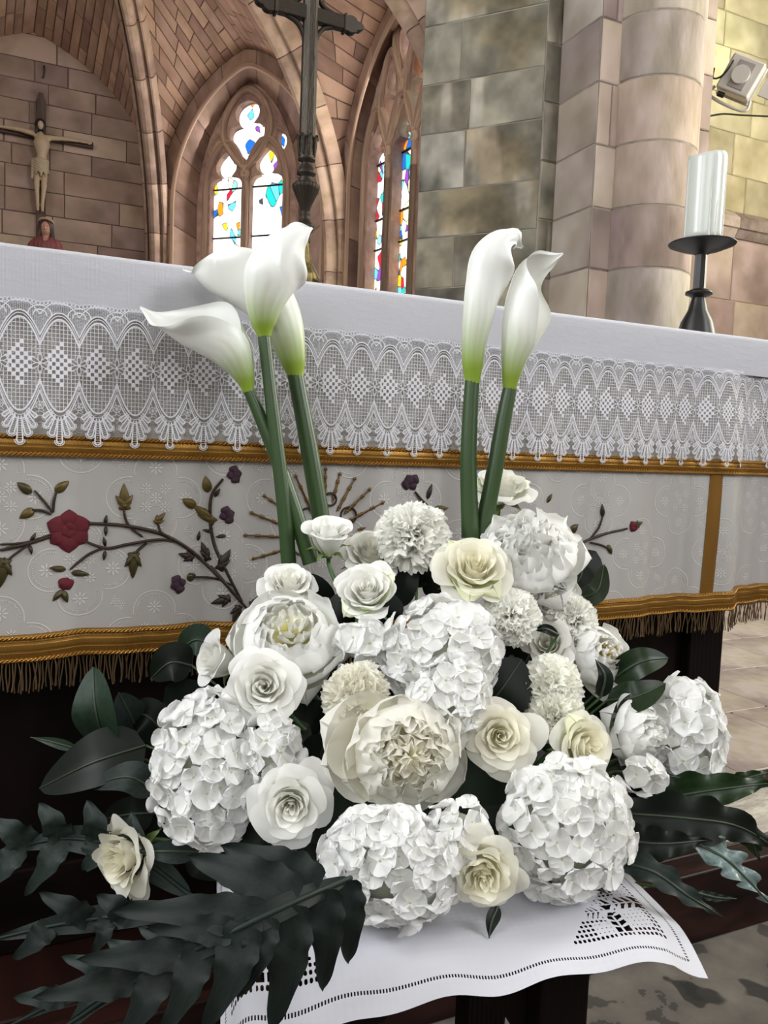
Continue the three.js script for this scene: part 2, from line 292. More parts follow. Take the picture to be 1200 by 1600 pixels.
function gothicWindow(n, P, Q, o) {
  const dx = o.dx || 0; o.lights = o.lights.map(x => x + dx); o.soufflets = o.soufflets.map(([x, y]) => [x + dx, y]); o.slits = o.slits.map(([x, y, a]) => [x + dx, y, a]);
  const dir = Q.clone().sub(P).normalize(), L = P.distanceTo(Q), inw = V(dir.z, 0, -dir.x); if (inw.dot(inside.clone().sub(P).setY(0)) < 0) inw.negate();
  const win = struct(`window_${n}`, null, null, o.label, 'window');
  win.position.copy(P).lerp(Q, 0.5); win.applyMatrix4(basis(dir, V(0, 1, 0), inw)); // local x along wall, z into the room
  win.position.copy(P.clone().lerp(Q, 0.5)); win.updateMatrixWorld(true);
  const flat0 = archPath(L / 2 - 0.005, 1.0, FS, FA - 0.0), flat1 = archPath(L / 2 - 0.13, 1.0, FS, FA - 0.12), rev0 = archPath(o.hw, 1.0, o.ys, o.ya), rev1 = s => { const q = rev0(s); return [q[0] + (o.dx || 0), q[1]]; };
  const loft = (a, za, b, zb) => (s, t) => { const p = a(s), q = b(s); return V(lerp(p[0], q[0], t), lerp(p[1], q[1], t), lerp(za, zb, t)); };
  const D = o.depth;
  const S1 = loft(flat0, 0.0, flat1, 0.0), S2 = loft(flat1, 0.0, rev1, -D);
  const bk = (S) => grid(60, 2, (u, v) => S(u, v));
  part('reveal_bed', merge([bk(S1), bk(S2)]), mortar, win);
  masonry(win, S1, () => V(0, 0, 1), () => flat0.len, 0.13, revealMats, { row: [0.2, 0.2], len: [0.26, 0.36], nx: 3, gap: 0.0025, bevel: 0.006, proud: 0.008, s0: 0.1, s1: 0.9, flip: true });
  const c0 = V(0, 2.2, 0.3), N2 = (s, t) => normalOf(S2, s, t, c0);
  masonry(win, S2, N2, () => flat1.len, S2(0.3, 0).distanceTo(S2(0.3, 1)), revealMats, { row: [0.17, 0.26], len: [0.24, 0.36], nx: 3, gap: 0.0025, bevel: 0.006, proud: 0.006, s0: 0.1, s1: 0.9, flip: true });
  const rollG = tube(Array.from({ length: 60 }, (_, i) => { const q = flat1(0.06 + 0.88 * i / 59); return V(q[0], q[1], 0.004); }), 0.016, 120, 8);
  part('roll_moulding', rollG, ribMats[2], win);
  // tracery plate
  const sh = new THREE.Shape(); for (let i = 0; i <= 60; i++) { const q = rev1(i / 60); i ? sh.lineTo((q[0] - dx) * 1.03 + dx, q[1] + 0.01) : sh.moveTo((q[0] - dx) * 1.03 + dx, q[1]); } sh.closePath();
  const holes = [...o.lights.map(x => lancetPath(x, 1.15, o.ysh, o.k)), ...o.soufflets.map(([x, y]) => souffletPath(x, y, o.ks ?? o.k)), ...o.slits.map(a => slit(...a))];
  sh.holes.push(...holes);
  const plate = new THREE.ExtrudeGeometry(sh, { depth: 0.1, bevelEnabled: true, bevelThickness: 0.03, bevelSize: 0.02, bevelOffset: -0.012, bevelSegments: 2, curveSegments: 10 });
  plate.translate(0, 0, -D - 0.08); const uvs = plate.attributes.uv; part('tracery', plate, tracMats[0], win);
  const z = -D + 0.055, rolls = [];
  for (const x of o.lights) { const w = o.pitch / 2, q = archPath(w, 1.1, o.ysh - 0.06, o.ysh + 0.34); rolls.push(tube(Array.from({ length: 50 }, (_, i) => { const a = q(i / 49); return V(a[0] + x, a[1], z); }), 0.026, 90, 8)); }
  for (const [x, y] of o.soufflets) { const pts = souffletPath(x, y, o.ks ?? o.k).getPoints(6).map(a => V(x + (a.x - x) * 1.0, a.y, 0)); const h = [[0, -0.06], [0.09, 0.05], [0.16, 0.2], [0.145, 0.36], [0.07, 0.49], [0, 0.53]], kk = o.ks ?? o.k, q = [...h.map(a => [-a[0], a[1]]), ...h.slice(0, 5).reverse()].map(a => V(x + a[0] * kk, y + a[1], z)); rolls.push(new THREE.TubeGeometry(new THREE.CatmullRomCurve3(q, true, 'centripetal'), 90, 0.027, 8, true)); }
  rolls.forEach(g => part('tracery_roll', g, ribMats[1], win));
  // glazing: one pane per panel between the saddle bars
  const tex = glassTex(o.seed, o.whites);
  const gm = new THREE.MeshStandardMaterial({ color: 0x222222, roughness: 0.3, emissive: 0xffffff, emissiveMap: tex, emissiveIntensity: o.glow });
  const pane = (shape) => { const g = new THREE.ShapeGeometry(shape, 10), u = g.attributes.uv, p = g.attributes.position; for (let i = 0; i < u.count; i++) u.setXY(i, p.getX(i) * 1.6 + o.seed * 0.37, p.getY(i) * 0.8); g.translate(0, 0, -D - 0.04); part('glass_pane', g, gm, win); };
  for (const x of o.lights) {
    const w = 0.125 * o.k; let y = 1.15; const bars = [1.5, 1.85, 2.2, o.ysh - 0.36, o.ysh + 0.01].filter(b => b > 0);
    for (let i = 0; i < bars.length; i++) { const s = new THREE.Shape(); s.moveTo(x - w - 0.01, y); s.lineTo(x + w + 0.01, y); s.lineTo(x + w + 0.01, bars[i] - 0.006); s.lineTo(x - w - 0.01, bars[i] - 0.006); pane(s); y = bars[i]; part('saddle_bar', box(w * 2 + 0.06, 0.01, 0.012, x, bars[i], -D - 0.03), ironMat, win); }
    const top = lancetPath(x, o.ysh + 0.012, o.ysh + 0.02, o.k * 1.03); pane(new THREE.Shape(top.getPoints(8)));
  }
  for (const [x, y] of o.soufflets) pane(new THREE.Shape(souffletPath(x, y - 0.003, (o.ks ?? o.k) * 1.04).getPoints(8)));
  for (const a of o.slits) pane(new THREE.Shape(slit(...a).getPoints(6)));
  const l = new THREE.RectAreaLight(0xffffff, o.power, o.hw * 1.7, 1.5); l.name = 'window_daylight'; win.add(l); l.position.set(dx, 2.5, -D + 0.12); l.lookAt(win.localToWorld(V(0, 2.5, 2)));
  return win;
}
const ironMat = new THREE.MeshStandardMaterial({ color: new THREE.Color().setRGB(0.02, 0.018, 0.016), roughness: 0.6, metalness: 0.6 });
gothicWindow(1, cAB, cBC, { hw: 0.43, dx: -0.12, ys: 2.62, ya: 3.56, depth: 0.26, lights: [-0.175, 0.175], pitch: 0.36, ysh: 2.8, k: 1.22, soufflets: [[0, 2.97]], slits: [[-0.285, 3.1, -0.35], [0.285, 3.1, 0.35]], seed: 17, whites: 0.8, glow: 5, power: 9, label: 'two-light gothic window of stained glass with stone tracery' });
gothicWindow(2, cBC, cC1, { hw: 0.53, dx: -0.12, ys: 2.55, ya: 3.62, depth: 0.14, lights: [-0.31, 0, 0.31], pitch: 0.31, ysh: 2.76, k: 0.95, ks: 0.68, soufflets: [[-0.155, 2.86], [0.155, 2.86], [0, 3.22]], slits: [[-0.36, 3.02, -0.3], [0.36, 3.02, 0.3]], seed: 29, whites: 0.45, glow: 4.5, power: 9, label: 'three-light gothic window of coloured stained glass next to the big pillar' });

// ---------------------------------------------------------------- big pillar with its engaged column
{
  const greyMats = stoneMats(tones([0.47, 0.425, 0.36], 6, 0.03), streakMap, 0.008, 0.95);
  const palMats = stoneMats(tones([0.5, 0.435, 0.37], 5, 0.04), stoneMap, 0.005, 0.9);
  const rosMats = stoneMats(tones([0.49, 0.39, 0.33], 5, 0.05), stoneMap, 0.005, 0.9);
  const pil = struct('wall_pier', null, null, 'big compound stone pillar with flat grey face and round engaged column', 'pillar');
  const X = (px, d) => V((px - 600) / F * d + 0.0, 0, -d);
  const p0 = V(0.095, 0, -3.42), p1 = V(0.565, 0, -3.2), p2 = V(0.632, 0, -3.232), p3 = p2.clone().addScaledVector(eN, 0.24), p4 = p3.clone().addScaledVector(eU, 0.1);
  const yt = 6.0;
  const cc = p4.clone().addScaledVector(eU, 0.168).addScaledVector(eN, -0.02), cr = 0.178;
  const outline = [p0, p1, p2, p3, p4, p4.clone().addScaledVector(eN, -0.25), cc.clone().addScaledVector(eU, 0.43).addScaledVector(eN, -0.121), cc.clone().addScaledVector(eU, 0.43).addScaledVector(eN, -1.0), V(0.55, 0, -4.3), V(0.16, 0, -4.0)];
  const sh = new THREE.Shape(outline.map(p => new THREE.Vector2(p.x, -p.z)));
  const core = new THREE.ExtrudeGeometry(sh, { depth: yt, bevelEnabled: false }); core.rotateX(-PI / 2); part('pillar_core', core, paleMortar, pil);
  const seg = (a, b, mats, o) => { const d = b.clone().sub(a), L = d.length(), n = V(-d.z, 0, d.x).normalize(); if (n.dot(EYE.clone().sub(a)) < 0) n.negate(); masonry(pil, (s, t) => a.clone().lerp(b, s).setY(t * yt), () => n.clone(), () => L, yt, mats, { row: [0.222, 0.228], len: [L * 1.2, L * 1.4], t0: 0.87 / yt, t1: 3.12 / yt, nx: 1, gap: 0.0015, bevel: 0.004, proud: 0.005, ...o }); };
  seg(p0, p1, greyMats, { len: [0.2, 0.42], gap: 0.001, bevel: 0.003, proud: 0.0035, row: [0.19, 0.24], world: true, uvScale: 1.15 });
  seg(p1, p2, greyMats, {}); seg(p2, p3, palMats, {}); seg(p3, p4, rosMats, {});
  // engaged column
  const drum = (s, t) => { const a = lerp(-2.5, 1.2, s); return cc.clone().addScaledVector(eU, sin(a + 0.5) * cr).addScaledVector(eN, cos(a + 0.5) * cr).setY(t * yt); };
  part('column_core', grid(28, 1, (u, v) => drum(u, v)), paleMortar, pil);
  masonry(pil, drum, (s, t) => drum(s, t).sub(cc).setY(0).normalize(), () => 3.7 * cr, yt, palMats.concat(rosMats), { row: [0.223, 0.229], len: [9, 9], t0: 0.87 / yt, t1: 3.12 / yt, nx: 22, gap: 0.0015, bevel: 0.004, proud: 0.005 });
  // jamb behind the column
  const j0 = cc.clone().addScaledVector(eU, 0.17).addScaledVector(eN, -0.12), j1 = j0.clone().addScaledVector(eU, 0.26);
  seg(j0, j1, rosMats, {});
}
// ---------------------------------------------------------------- wall of the side aisle, limewashed above a string course
{
  const o = V(0.6, 0, -4.6).addScaledVector(eU, 0), L = 3.2;
  const w = struct('wall_aisle', box(L, 6, 0.3, L / 2, 3, -0.155), yellowMortar, 'stone aisle wall, limewashed pale yellow above a string course and pink below', 'wall');
  w.position.copy(o); w.rotation.y = TH;
  const yc = 2.38;
  const S = (s, t) => V(s * L, t * 6, 0), N = () => V(0, 0, 1);
  masonry(w, S, N, () => L, 6, stoneMats(tones([0.88, 0.81, 0.5], 6, 0.04), stoneMap, 0.008, 0.95), { row: [0.2, 0.3], len: [0.22, 0.5], s0: 0.2, s1: 0.85, t0: (yc + 0.1) / 6, t1: 4.2 / 6, gap: 0.0012, bevel: 0.006, proud: 0.004 });
  masonry(w, S, N, () => L, 6, stoneMats(tones([0.6, 0.45, 0.39], 5, 0.07), stoneMap, 0.004, 0.9), { row: [0.3, 0.34], len: [0.4, 0.6], s0: 0.2, s1: 0.85, t0: 0.0, t1: (yc - 0.05) / 6, gap: 0.002, bevel: 0.005, proud: 0.006 });
  const pr = new THREE.Shape(); pr.moveTo(0, -0.07); pr.lineTo(0.02, -0.07); pr.lineTo(0.045, -0.02); pr.lineTo(0.06, -0.015); pr.lineTo(0.06, 0.05); pr.lineTo(0.0, 0.1); pr.closePath();
  for (let i = 0; i < 4; i++) { const g = new THREE.ExtrudeGeometry(pr, { depth: 0.596, bevelEnabled: false }); g.rotateY(-PI / 2); g.translate(0.596, 0, 0); const m = part('string_course', g, stoneMats([[0.5, 0.4, 0.35]])[0], w); m.position.set(0.6 + i * 0.6, yc, 0.003); }
}
// ---------------------------------------------------------------- floor, nave shell, windows behind the camera
const slabMat = new THREE.MeshStandardMaterial({ color: new THREE.Color().setRGB(0.2, 0.18, 0.165), roughness: 0.85, bumpMap: stoneBump, bumpScale: 0.002, map: dataTex(1024, (u, v) => { const a = tn(u, v, 5, 5), b = tn(u + 0.3, v, 16, 5), c = tn(u, v + 0.6, 7, 4); let k = 0.8 + a * 0.3 + b * 0.2; if (c > 0.24) k *= 1 - 0.55 * smooth(0.24, 0.3, c); if (b < -0.3) k *= 0.7; return [k, k * 0.985, k * 0.96]; }, true, 1) });
{
  const plaster = new THREE.MeshStandardMaterial({ color: new THREE.Color().setRGB(0.5, 0.46, 0.41), roughness: 0.95, map: stoneMap, bumpMap: stoneBump, bumpScale: 0.004 });
  const uvm = (g, k = 1) => { const p = g.attributes.position, n = g.attributes.normal, u = g.attributes.uv; for (let i = 0; i < p.count; i++) { const ax = abs(n.getX(i)), ay = abs(n.getY(i)); if (ay > 0.7) u.setXY(i, p.getX(i) * k, p.getZ(i) * k); else if (ax > 0.7) u.setXY(i, p.getZ(i) * k, p.getY(i) * k); else u.setXY(i, p.getX(i) * k, p.getY(i) * k); } return g; };
  struct('floor', uvm(box(9.6, 0.2, 13.2, 0, -0.1, -2.4), 1.1), slabMat, 'stained grey stone floor in front of the altar step', 'floor');
  struct('ceiling', uvm(box(9.6, 0.2, 13.2, 0, 6.1, -2.4)), plaster, 'plastered nave ceiling', 'ceiling');
  // side walls with openings for the windows
  const wallWith = (name, xs, label, wins) => {
    const sh = new THREE.Shape(); sh.moveTo(-4.2, 0); sh.lineTo(9, 0); sh.lineTo(9, 6); sh.lineTo(-4.2, 6); sh.closePath();   // shape x = -z
    for (const d of wins) { const h = new THREE.Path(), x0 = -d.p[2] - d.w / 2, x1 = x0 + d.w, y0 = d.p[1] - d.h / 2, y1 = d.p[1] + d.h / 2; h.moveTo(x0, y0); h.lineTo(x1, y0); h.lineTo(x1, y1); h.lineTo(x0, y1); h.closePath(); sh.holes.push(h); }
    const g = new THREE.ExtrudeGeometry(sh, { depth: 0.3, bevelEnabled: false }); g.rotateY(PI / 2); g.translate(xs, 0, 0);
    struct(name, g, plaster, label, 'wall');
  };
  wallWith('wall_left', -3.75, 'plastered left wall of the nave', DAYLIGHT.filter(d => d.n[0] > 0));
  wallWith('wall_right', 3.7, 'plastered right wall of the nave', DAYLIGHT.filter(d => d.n[0] < 0));
  { const d = DAYLIGHT[4], sh = new THREE.Shape(); sh.moveTo(-4.8, 0); sh.lineTo(4.8, 0); sh.lineTo(4.8, 6); sh.lineTo(-4.8, 6); sh.closePath(); const h = new THREE.Path(), x0 = d.p[0] - d.w / 2, y0 = d.p[1] - d.h / 2; h.moveTo(x0, y0); h.lineTo(x0 + d.w, y0); h.lineTo(x0 + d.w, y0 + d.h); h.lineTo(x0, y0 + d.h); h.closePath(); sh.holes.push(h); const g = new THREE.ExtrudeGeometry(sh, { depth: 0.3, bevelEnabled: false }); g.translate(0, 0, 3.9); struct('wall_back', g, plaster, 'plastered west wall of the nave', 'wall'); }
  struct('wall_outer', uvm(box(9.6, 6, 0.3, 0, 3, -8.6)), plaster, 'outer wall behind the apse', 'wall');
  DAYLIGHT.forEach((d, i) => {
    const w = struct(`window_${i + 3}`, null, null, 'tall leaded nave window letting in daylight', 'window'); w.position.set(...d.p); w.rotation.y = d.n[1] ? PI : d.n[0] > 0 ? PI / 2 : -PI / 2;
    const gm = new THREE.MeshStandardMaterial({ color: 0x333333, roughness: 0.4, emissive: new THREE.Color().setRGB(...d.c), emissiveIntensity: 2.2 });
    for (let a = 0; a < 3; a++) for (let b = 0; b < 5; b++) part('glass_pane', box(d.w / 3 - 0.02, d.h / 5 - 0.02, 0.01, (a - 1) * d.w / 3, (b - 2) * d.h / 5, -0.05), gm, w);
    for (let a = 0; a <= 3; a++) part('mullion', box(0.02, d.h, 0.03, (a - 1.5) * d.w / 3, 0, -0.05), ironMat, w);
    for (let b = 0; b <= 5; b++) part('saddle_bar', box(d.w, 0.02, 0.025, 0, (b - 2.5) * d.h / 5, -0.05), ironMat, w);
  });
}
// ---------------------------------------------------------------- altar
const A0 = V(-0.49, 0, -1.0);
const AF = basis(eU, V(0, 1, 0), eN, A0), AFi = AF.clone().invert();
function AL(px, py, z = 0) { return onPlane(px, py, A0.clone().addScaledVector(eN, z), eN).applyMatrix4(AFi); }   // pixel -> altar coordinates (x along, y up, z out)
function onAltar(o) { o.position.copy(A0); o.rotation.y = TH; return o; }
const mscale = p => p.clone().applyMatrix4(AF).sub(EYE).dot(FWD) / F;          // metres in one pixel at an altar-space point
const PLAT = 0.13;
const darkWood = new THREE.MeshPhysicalMaterial({ color: new THREE.Color().setRGB(0.008, 0.0045, 0.004), roughness: 0.65, specularIntensity: 0.2, map: dataTex(256, (u, v) => { const k = 0.8 + tn(u * 8, v, 4, 4) * 0.6; return [k, k * 0.95, k * 0.9]; }) });
const redWood = new THREE.MeshPhysicalMaterial({ color: new THREE.Color().setRGB(0.026, 0.009, 0.008), roughness: 0.45, specularIntensity: 0.5, map: darkWood.map });
{
  const st = struct('floor_platform', box(3.6, PLAT, 2.2, 0.8, PLAT / 2, -1.0), slabMat, 'low wooden platform under the altar', 'step');
  onAltar(st); st.material = redWood;
  const edge = part('step_nosing', box(3.6, PLAT, 0.052, 0.8, PLAT / 2, 0.127), redWood, st, 'dark red wooden riser of the step');
  for (const [x, w] of [[1.46, 0.5], [1.965, 0.5], [2.3, 0.16]]) part('pale_slab', box(w, 0.012, 0.15, x, PLAT + 0.002, 0.022, 0.003), stoneMats([[0.62, 0.58, 0.53]])[0], st, 'pale stone slab');
  const a = thing('altar', 'dark wooden altar body under the embroidered cloth', 'altar'); onAltar(a);
  part('mensa', box(2.5, 0.05, 0.66, 0.55, 1.055, -0.345), darkWood, a);
  part('front_panel', box(2.0, 0.92, 0.03, 0.31, PLAT + 0.46, -0.075), darkWood, a);
  part('plinth', box(2.03, 0.12, 0.05, 0.31, PLAT + 0.06, -0.06), darkWood, a);
  part('corner_post', box(0.09, 0.9, 0.09, 1.283, PLAT + 0.45, -0.08), darkWood, a);
  part('side_panel', box(0.03, 0.92, 0.5, 1.31, PLAT + 0.46, -0.33), darkWood, a);
  part('side_panel', box(0.03, 0.92, 0.5, -0.68, PLAT + 0.46, -0.33), darkWood, a);
  part('back_panel', box(2.0, 0.92, 0.03, 0.31, PLAT + 0.46, -0.57), darkWood, a);
}
// pavement of pale tiles behind the altar, seen past its right end
{
  const pav = struct('floor_pavement', box(2.4, PLAT - 0.004, 3.4, 2.4, PLAT / 2 - 0.002, -2.3), new THREE.MeshStandardMaterial({ color: new THREE.Color().setRGB(0.36, 0.28, 0.25), roughness: 0.9 }), 'pale pinkish paving beyond the right end of the altar', 'floor');
  onAltar(pav);
  const pm = stoneMats(tones([0.47, 0.4, 0.375], 5, 0.06), stoneMap, 0.002, 0.55);
  for (let i = 0; i < 6; i++) for (let j = 0; j < 9; j++) {
    const w = 0.33, x = 1.36 + i * w + (j % 2) * 0.16, z = -0.3 - j * w; if (x < 1.33 || x > 3.2) continue;
    const sh = new THREE.Shape(); const c = 0.012, h = w / 2 - 0.002;
    [[-h + c, -h], [h - c, -h], [h, -h + c], [h, h - c], [h - c, h], [-h + c, h], [-h, h - c], [-h, -h + c]].forEach((q, k) => k ? sh.lineTo(...q) : sh.moveTo(...q)); sh.closePath();
    const g = new THREE.ExtrudeGeometry(sh, { depth: 0.006, bevelEnabled: true, bevelSize: 0.002, bevelThickness: 0.002, bevelSegments: 1 }); g.rotateX(-PI / 2);
    const m = part('tile', g, pick(pm), pav); m.position.set(x, PLAT - 0.004, z);
  }
}
// ---------------------------------------------------------------- embroidered frontal
const X0 = -0.55, X1 = 1.62;
const foldZ = (x, y) => { const k = smooth(1.09, 0.6, y); return k * (0.006 * sin(x * 38 + 1.2 * sin(x * 9)) + 0.004 * pow(abs(sin(x * 31 + 2 * sin(x * 5))), 6) + 0.003 * sin(x * 83 + 2) + 0.004 * fbm(x * 5, y * 2, 1) + 0.02 * smooth(1.2, 1.28, x) * sin((x - 1.2) * 26)); };
const satinBump = canvasTex(1024, 1024, (c, w, h) => {
  c.fillStyle = '#808080'; c.fillRect(0, 0, w, h); c.strokeStyle = '#d8d8d8'; c.fillStyle = '#d8d8d8';
  const dots = (cx, cy, r, a0, a1, n) => { for (let i = 0; i <= n; i++) { const a = lerp(a0, a1, i / n); c.beginPath(); c.arc(cx + cos(a) * r, cy + sin(a) * r, 5, 0, 7); c.fill(); } };
  const flower = (x, y, s) => { for (let i = 0; i < 8; i++) { c.beginPath(); c.ellipse(x + cos(i * PI / 4) * s, y + sin(i * PI / 4) * s, s * 0.55, s * 0.2, i * PI / 4, 0, 7); c.fill(); } c.beginPath(); c.arc(x, y, s * 0.3, 0, 7); c.fill(); };
  for (const [ox, oy] of [[0, 0], [512, 512], [1024, 0], [0, 1024], [1024, 1024], [-512, 512], [512, -512], [512, 1536], [1536, 512]]) {
    const x = ox + 0, y = oy + 0; c.lineWidth = 9;
    for (const q of [0, PI / 2, PI, 3 * PI / 2]) { const cx = x + cos(q) * 190, cy = y + sin(q) * 190; c.beginPath(); c.arc(cx, cy, 150, q - 1.75, q + 1.75); c.stroke(); dots(cx, cy, 122, q - 1.8, q + 1.8, 26); flower(x + cos(q + PI / 4) * 95, y + sin(q + PI / 4) * 95, 28); flower(cx + cos(q) * 30, cy + sin(q) * 30, 34); }
    c.lineWidth = 5; c.beginPath(); c.arc(x, y, 60, 0, 7); c.stroke(); flower(x, y, 30);
    for (let i = -3; i <= 3; i++) for (let j = -3; j <= 3; j++) if (abs(i) + abs(j) <= 3) { c.beginPath(); c.ellipse(x + 256 + i * 15 + j * 8, y + 256 + j * 17, 6, 8, 0.4, 0, 7); c.fill(); }
  }
  // weave
  c.globalAlpha = 0.10; c.fillStyle = '#fff'; for (let i = 0; i < h; i += 4) c.fillRect(0, i, w, 2); c.globalAlpha = 1;
}, false);
const satinRough = canvasTex(512, 512, (c, w, h) => { c.drawImage(satinBump.image, 0, 0, w, h); const d = c.getImageData(0, 0, w, h); for (let i = 0; i < d.data.length; i += 4) { const v = 255 - (d.data[i] - 128) * 1.2; d.data[i] = d.data[i + 1] = d.data[i + 2] = clamp(v * 0.8, 0, 255); } c.putImageData(d, 0, 0); }, false);
const satinMap = canvasTex(512, 512, (c, w, h) => { c.drawImage(satinBump.image, 0, 0, w, h); const d = c.getImageData(0, 0, w, h); for (let i = 0; i < d.data.length; i += 4) { const v = 205 + clamp(d.data[i] - 136, 0, 80) * 0.5; d.data[i] = d.data[i + 1] = d.data[i + 2] = v; } c.putImageData(d, 0, 0); });
const satin = new THREE.MeshPhysicalMaterial({ map: satinMap, color: new THREE.Color().setRGB(0.66, 0.625, 0.6), roughness: 0.5, roughnessMap: satinRough, bumpMap: satinBump, bumpScale: 0.0022, sheen: 0.4, sheenRoughness: 0.4, sheenColor: new THREE.Color(0.9, 0.9, 0.9), side: THREE.DoubleSide });
const goldWeave = canvasTex(256, 256, (c, w, h) => { c.fillStyle = '#777'; c.fillRect(0, 0, w, h); for (let j = 0; j < 16; j++) for (let i = 0; i < 32; i++) { c.fillStyle = (i + j) % 2 ? '#e8e8e8' : '#b0b0b0'; c.fillRect(i * 8, j * 16 + 2, 8, 11); } }, false);
const goldMat = new THREE.MeshStandardMaterial({ color: new THREE.Color().setRGB(0.27, 0.135, 0.025), roughness: 0.42, metalness: 0.75, bumpMap: goldWeave, bumpScale: 0.0012, side: THREE.DoubleSide });
const cordMat = new THREE.MeshStandardMaterial({ color: new THREE.Color().setRGB(0.5, 0.28, 0.07), roughness: 0.35, metalness: 0.8 });
const fringeMat = new THREE.MeshStandardMaterial({ color: new THREE.Color().setRGB(0.26, 0.175, 0.1), roughness: 0.32, metalness: 0.85 });
const frontal = onAltar(thing('altar_frontal', 'white damask altar frontal embroidered with roses, edged in gold braid and fringe', 'altar cloth'));
{
  const nx = 200;
  const yTop = 1.075, yBot = 0.56;
  part('satin_cloth', grid(nx, 26, (u, v) => { const x = lerp(X0, X1, u), y = lerp(yBot, yTop, v); return V(x, y, foldZ(x, y)); }, { uv: (u, v) => [lerp(X0, X1, u) * 5.2, lerp(yBot, yTop, v) * 5.2] }), satin, frontal);
  const wave = x => 0.012 * smooth(1.18, 1.36, x) - 0.006 * smooth(0.1, 0.6, x) * smooth(1.1, 0.7, x) + 0.003 * sin(x * 7);
  function braid(y0, y1, yf, name, lab) {
    const prof = [[0, 0], [0.03, 0.004], [0.12, 0.004], [0.16, 0.002], [0.2, 0.004], [0.5, 0.0055], [0.8, 0.004], [0.84, 0.002], [0.88, 0.004], [0.97, 0.004], [1, 0]];
    part(name, grid(nx, prof.length - 1, (u, v) => { const q = prof[round(v * (prof.length - 1))], x = lerp(X0, X1, u), y = lerp(y0, y1, q[0]) + yf(x); return V(x, y, foldZ(x, y) + q[1] + 0.0015); }, { uv: (u, v) => [lerp(X0, X1, u) * 26, v * (y1 - y0) * 18] }), goldMat, frontal, lab);
    for (const y of [y0 + (y1 - y0) * 0.1, y1 - (y1 - y0) * 0.1]) for (const ph of [0, PI]) {
      const n = 2000, pts = []; const R = 0.0016;
      const g = grid(5, n, (u, v) => { const x = lerp(X0, X1, v), a = x * 2 * PI / 0.011 + ph, yy = y + yf(x) + sin(a) * R, z = foldZ(x, yy) + 0.006 + cos(a) * R, b = u * 2 * PI; return V(x, yy + sin(b) * 0.0018, z + cos(b) * 0.0018); }, { flip: true });
      part('twisted_cord', g, cordMat, frontal);
    }
  }
  braid(0.822, 0.85, () => 0, 'gold_braid', 'gold woven braid');
  braid(0.553, 0.59, wave, 'gold_braid', 'gold woven braid');
  // upright braid
  part('gold_braid', grid(4, 30, (u, v) => { const x = 1.226 + (u - 0.5) * 0.03 + 0.01 * (v - 0.5), y = lerp(0.56, 0.83, v); return V(x, y, foldZ(x, y) + 0.003 * (1 - pow(2 * u - 1, 6)) + 0.001); }, { uv: (u, v) => [u * 0.8, v * 7] }), goldMat, frontal);
  // fringe
  const th = []; seed = 91;
  for (let x = X0; x < X1; x += 0.0034) {
    const xx = x + rr(-0.001, 0.001), y0 = 0.556 + wave(x), len = rr(0.037, 0.046), lean = rr(-0.004, 0.004), r = rr(0.0008, 0.0013), zb = foldZ(x, 0.55) + rr(0.0, 0.006), ph = rr(0, 6);
    const P = [0, 0.33, 0.66, 1].map(t => V(xx + lean * t + 0.0012 * sin(t * 5 + ph), y0 - len * t, zb + 0.002 * sin(t * 3 + ph)));
    th.push(taper(P, [r, r, r], 4, 4));
  }
  const fr = part('bullion_fringe', merge(th), fringeMat, frontal, 'dark gold bullion fringe'); fr.userData.kind = 'stuff';

  // embroidery, laid out on the cloth
  const thread = new THREE.MeshStandardMaterial({ color: new THREE.Color().setRGB(0.05, 0.032, 0.022), roughness: 0.38, metalness: 0.5, bumpMap: goldWeave, bumpScale: 0.0008 });
  const leafA = new THREE.MeshStandardMaterial({ color: new THREE.Color().setRGB(0.05, 0.038, 0.009), roughness: 0.45, metalness: 0.3, side: THREE.DoubleSide }), leafB = leafA.clone(); leafB.color.setRGB(0.1, 0.068, 0.014);
  const leafC = leafA.clone(); leafC.color.setRGB(0.03, 0.018, 0.014);
  const redM = leafA.clone(); redM.color.setRGB(0.1, 0.005, 0.012); redM.metalness = 0; redM.roughness = 0.85; const purM = redM.clone(); purM.color.setRGB(0.035, 0.013, 0.025);
  const goldBead = new THREE.MeshStandardMaterial({ color: new THREE.Color().setRGB(0.16, 0.09, 0.025), roughness: 0.35, metalness: 0.6 });
  const L = (px, py, z = 0) => { const p = AL(px, py); p.z = foldZ(p.x, p.y) + z; return p; };
  const stem = (pts, w = 2.4) => { const P = pts.map(q => L(q[0], q[1], 0.002)), s = mscale(P[0]); part('embroidered_stem', taper(P, [w * s * 0.8, w * s, w * s, w * s * 0.7], pts.length * 6, 6), thread, frontal); };
  // a padded leaf: outline in (along, across), domed, laid at pixel (px, py) pointing by angle (degrees, image up = 90)
  const leaf = (px, py, len, wid, ang, mat, name = 'embroidered_leaf', notch = 0) => {
    const p = L(px, py), s = mscale(p), a = ang * PI / 180, n = 10;
    part(name, grid(6, n, (u, v) => { const t = u * 2 - 1, w = wid * pow(sin(PI * pow(v, 0.75)), 0.8) * (1 - notch * abs(sin(v * PI * 3.2))), al = len * (v - 0.5), ac = t * w / 2, x = p.x + (cos(a) * al - sin(a) * ac) * s, y = p.y + (sin(a) * al + cos(a) * ac) * s; return V(x, y, foldZ(x, y) + 0.001 + 0.0045 * (1 - t * t) * sin(PI * clamp(v, 0.02, 0.98)) - 0.0012 * (abs(t) < 0.05 ? 1 : 0)); }), mat, frontal);
  };
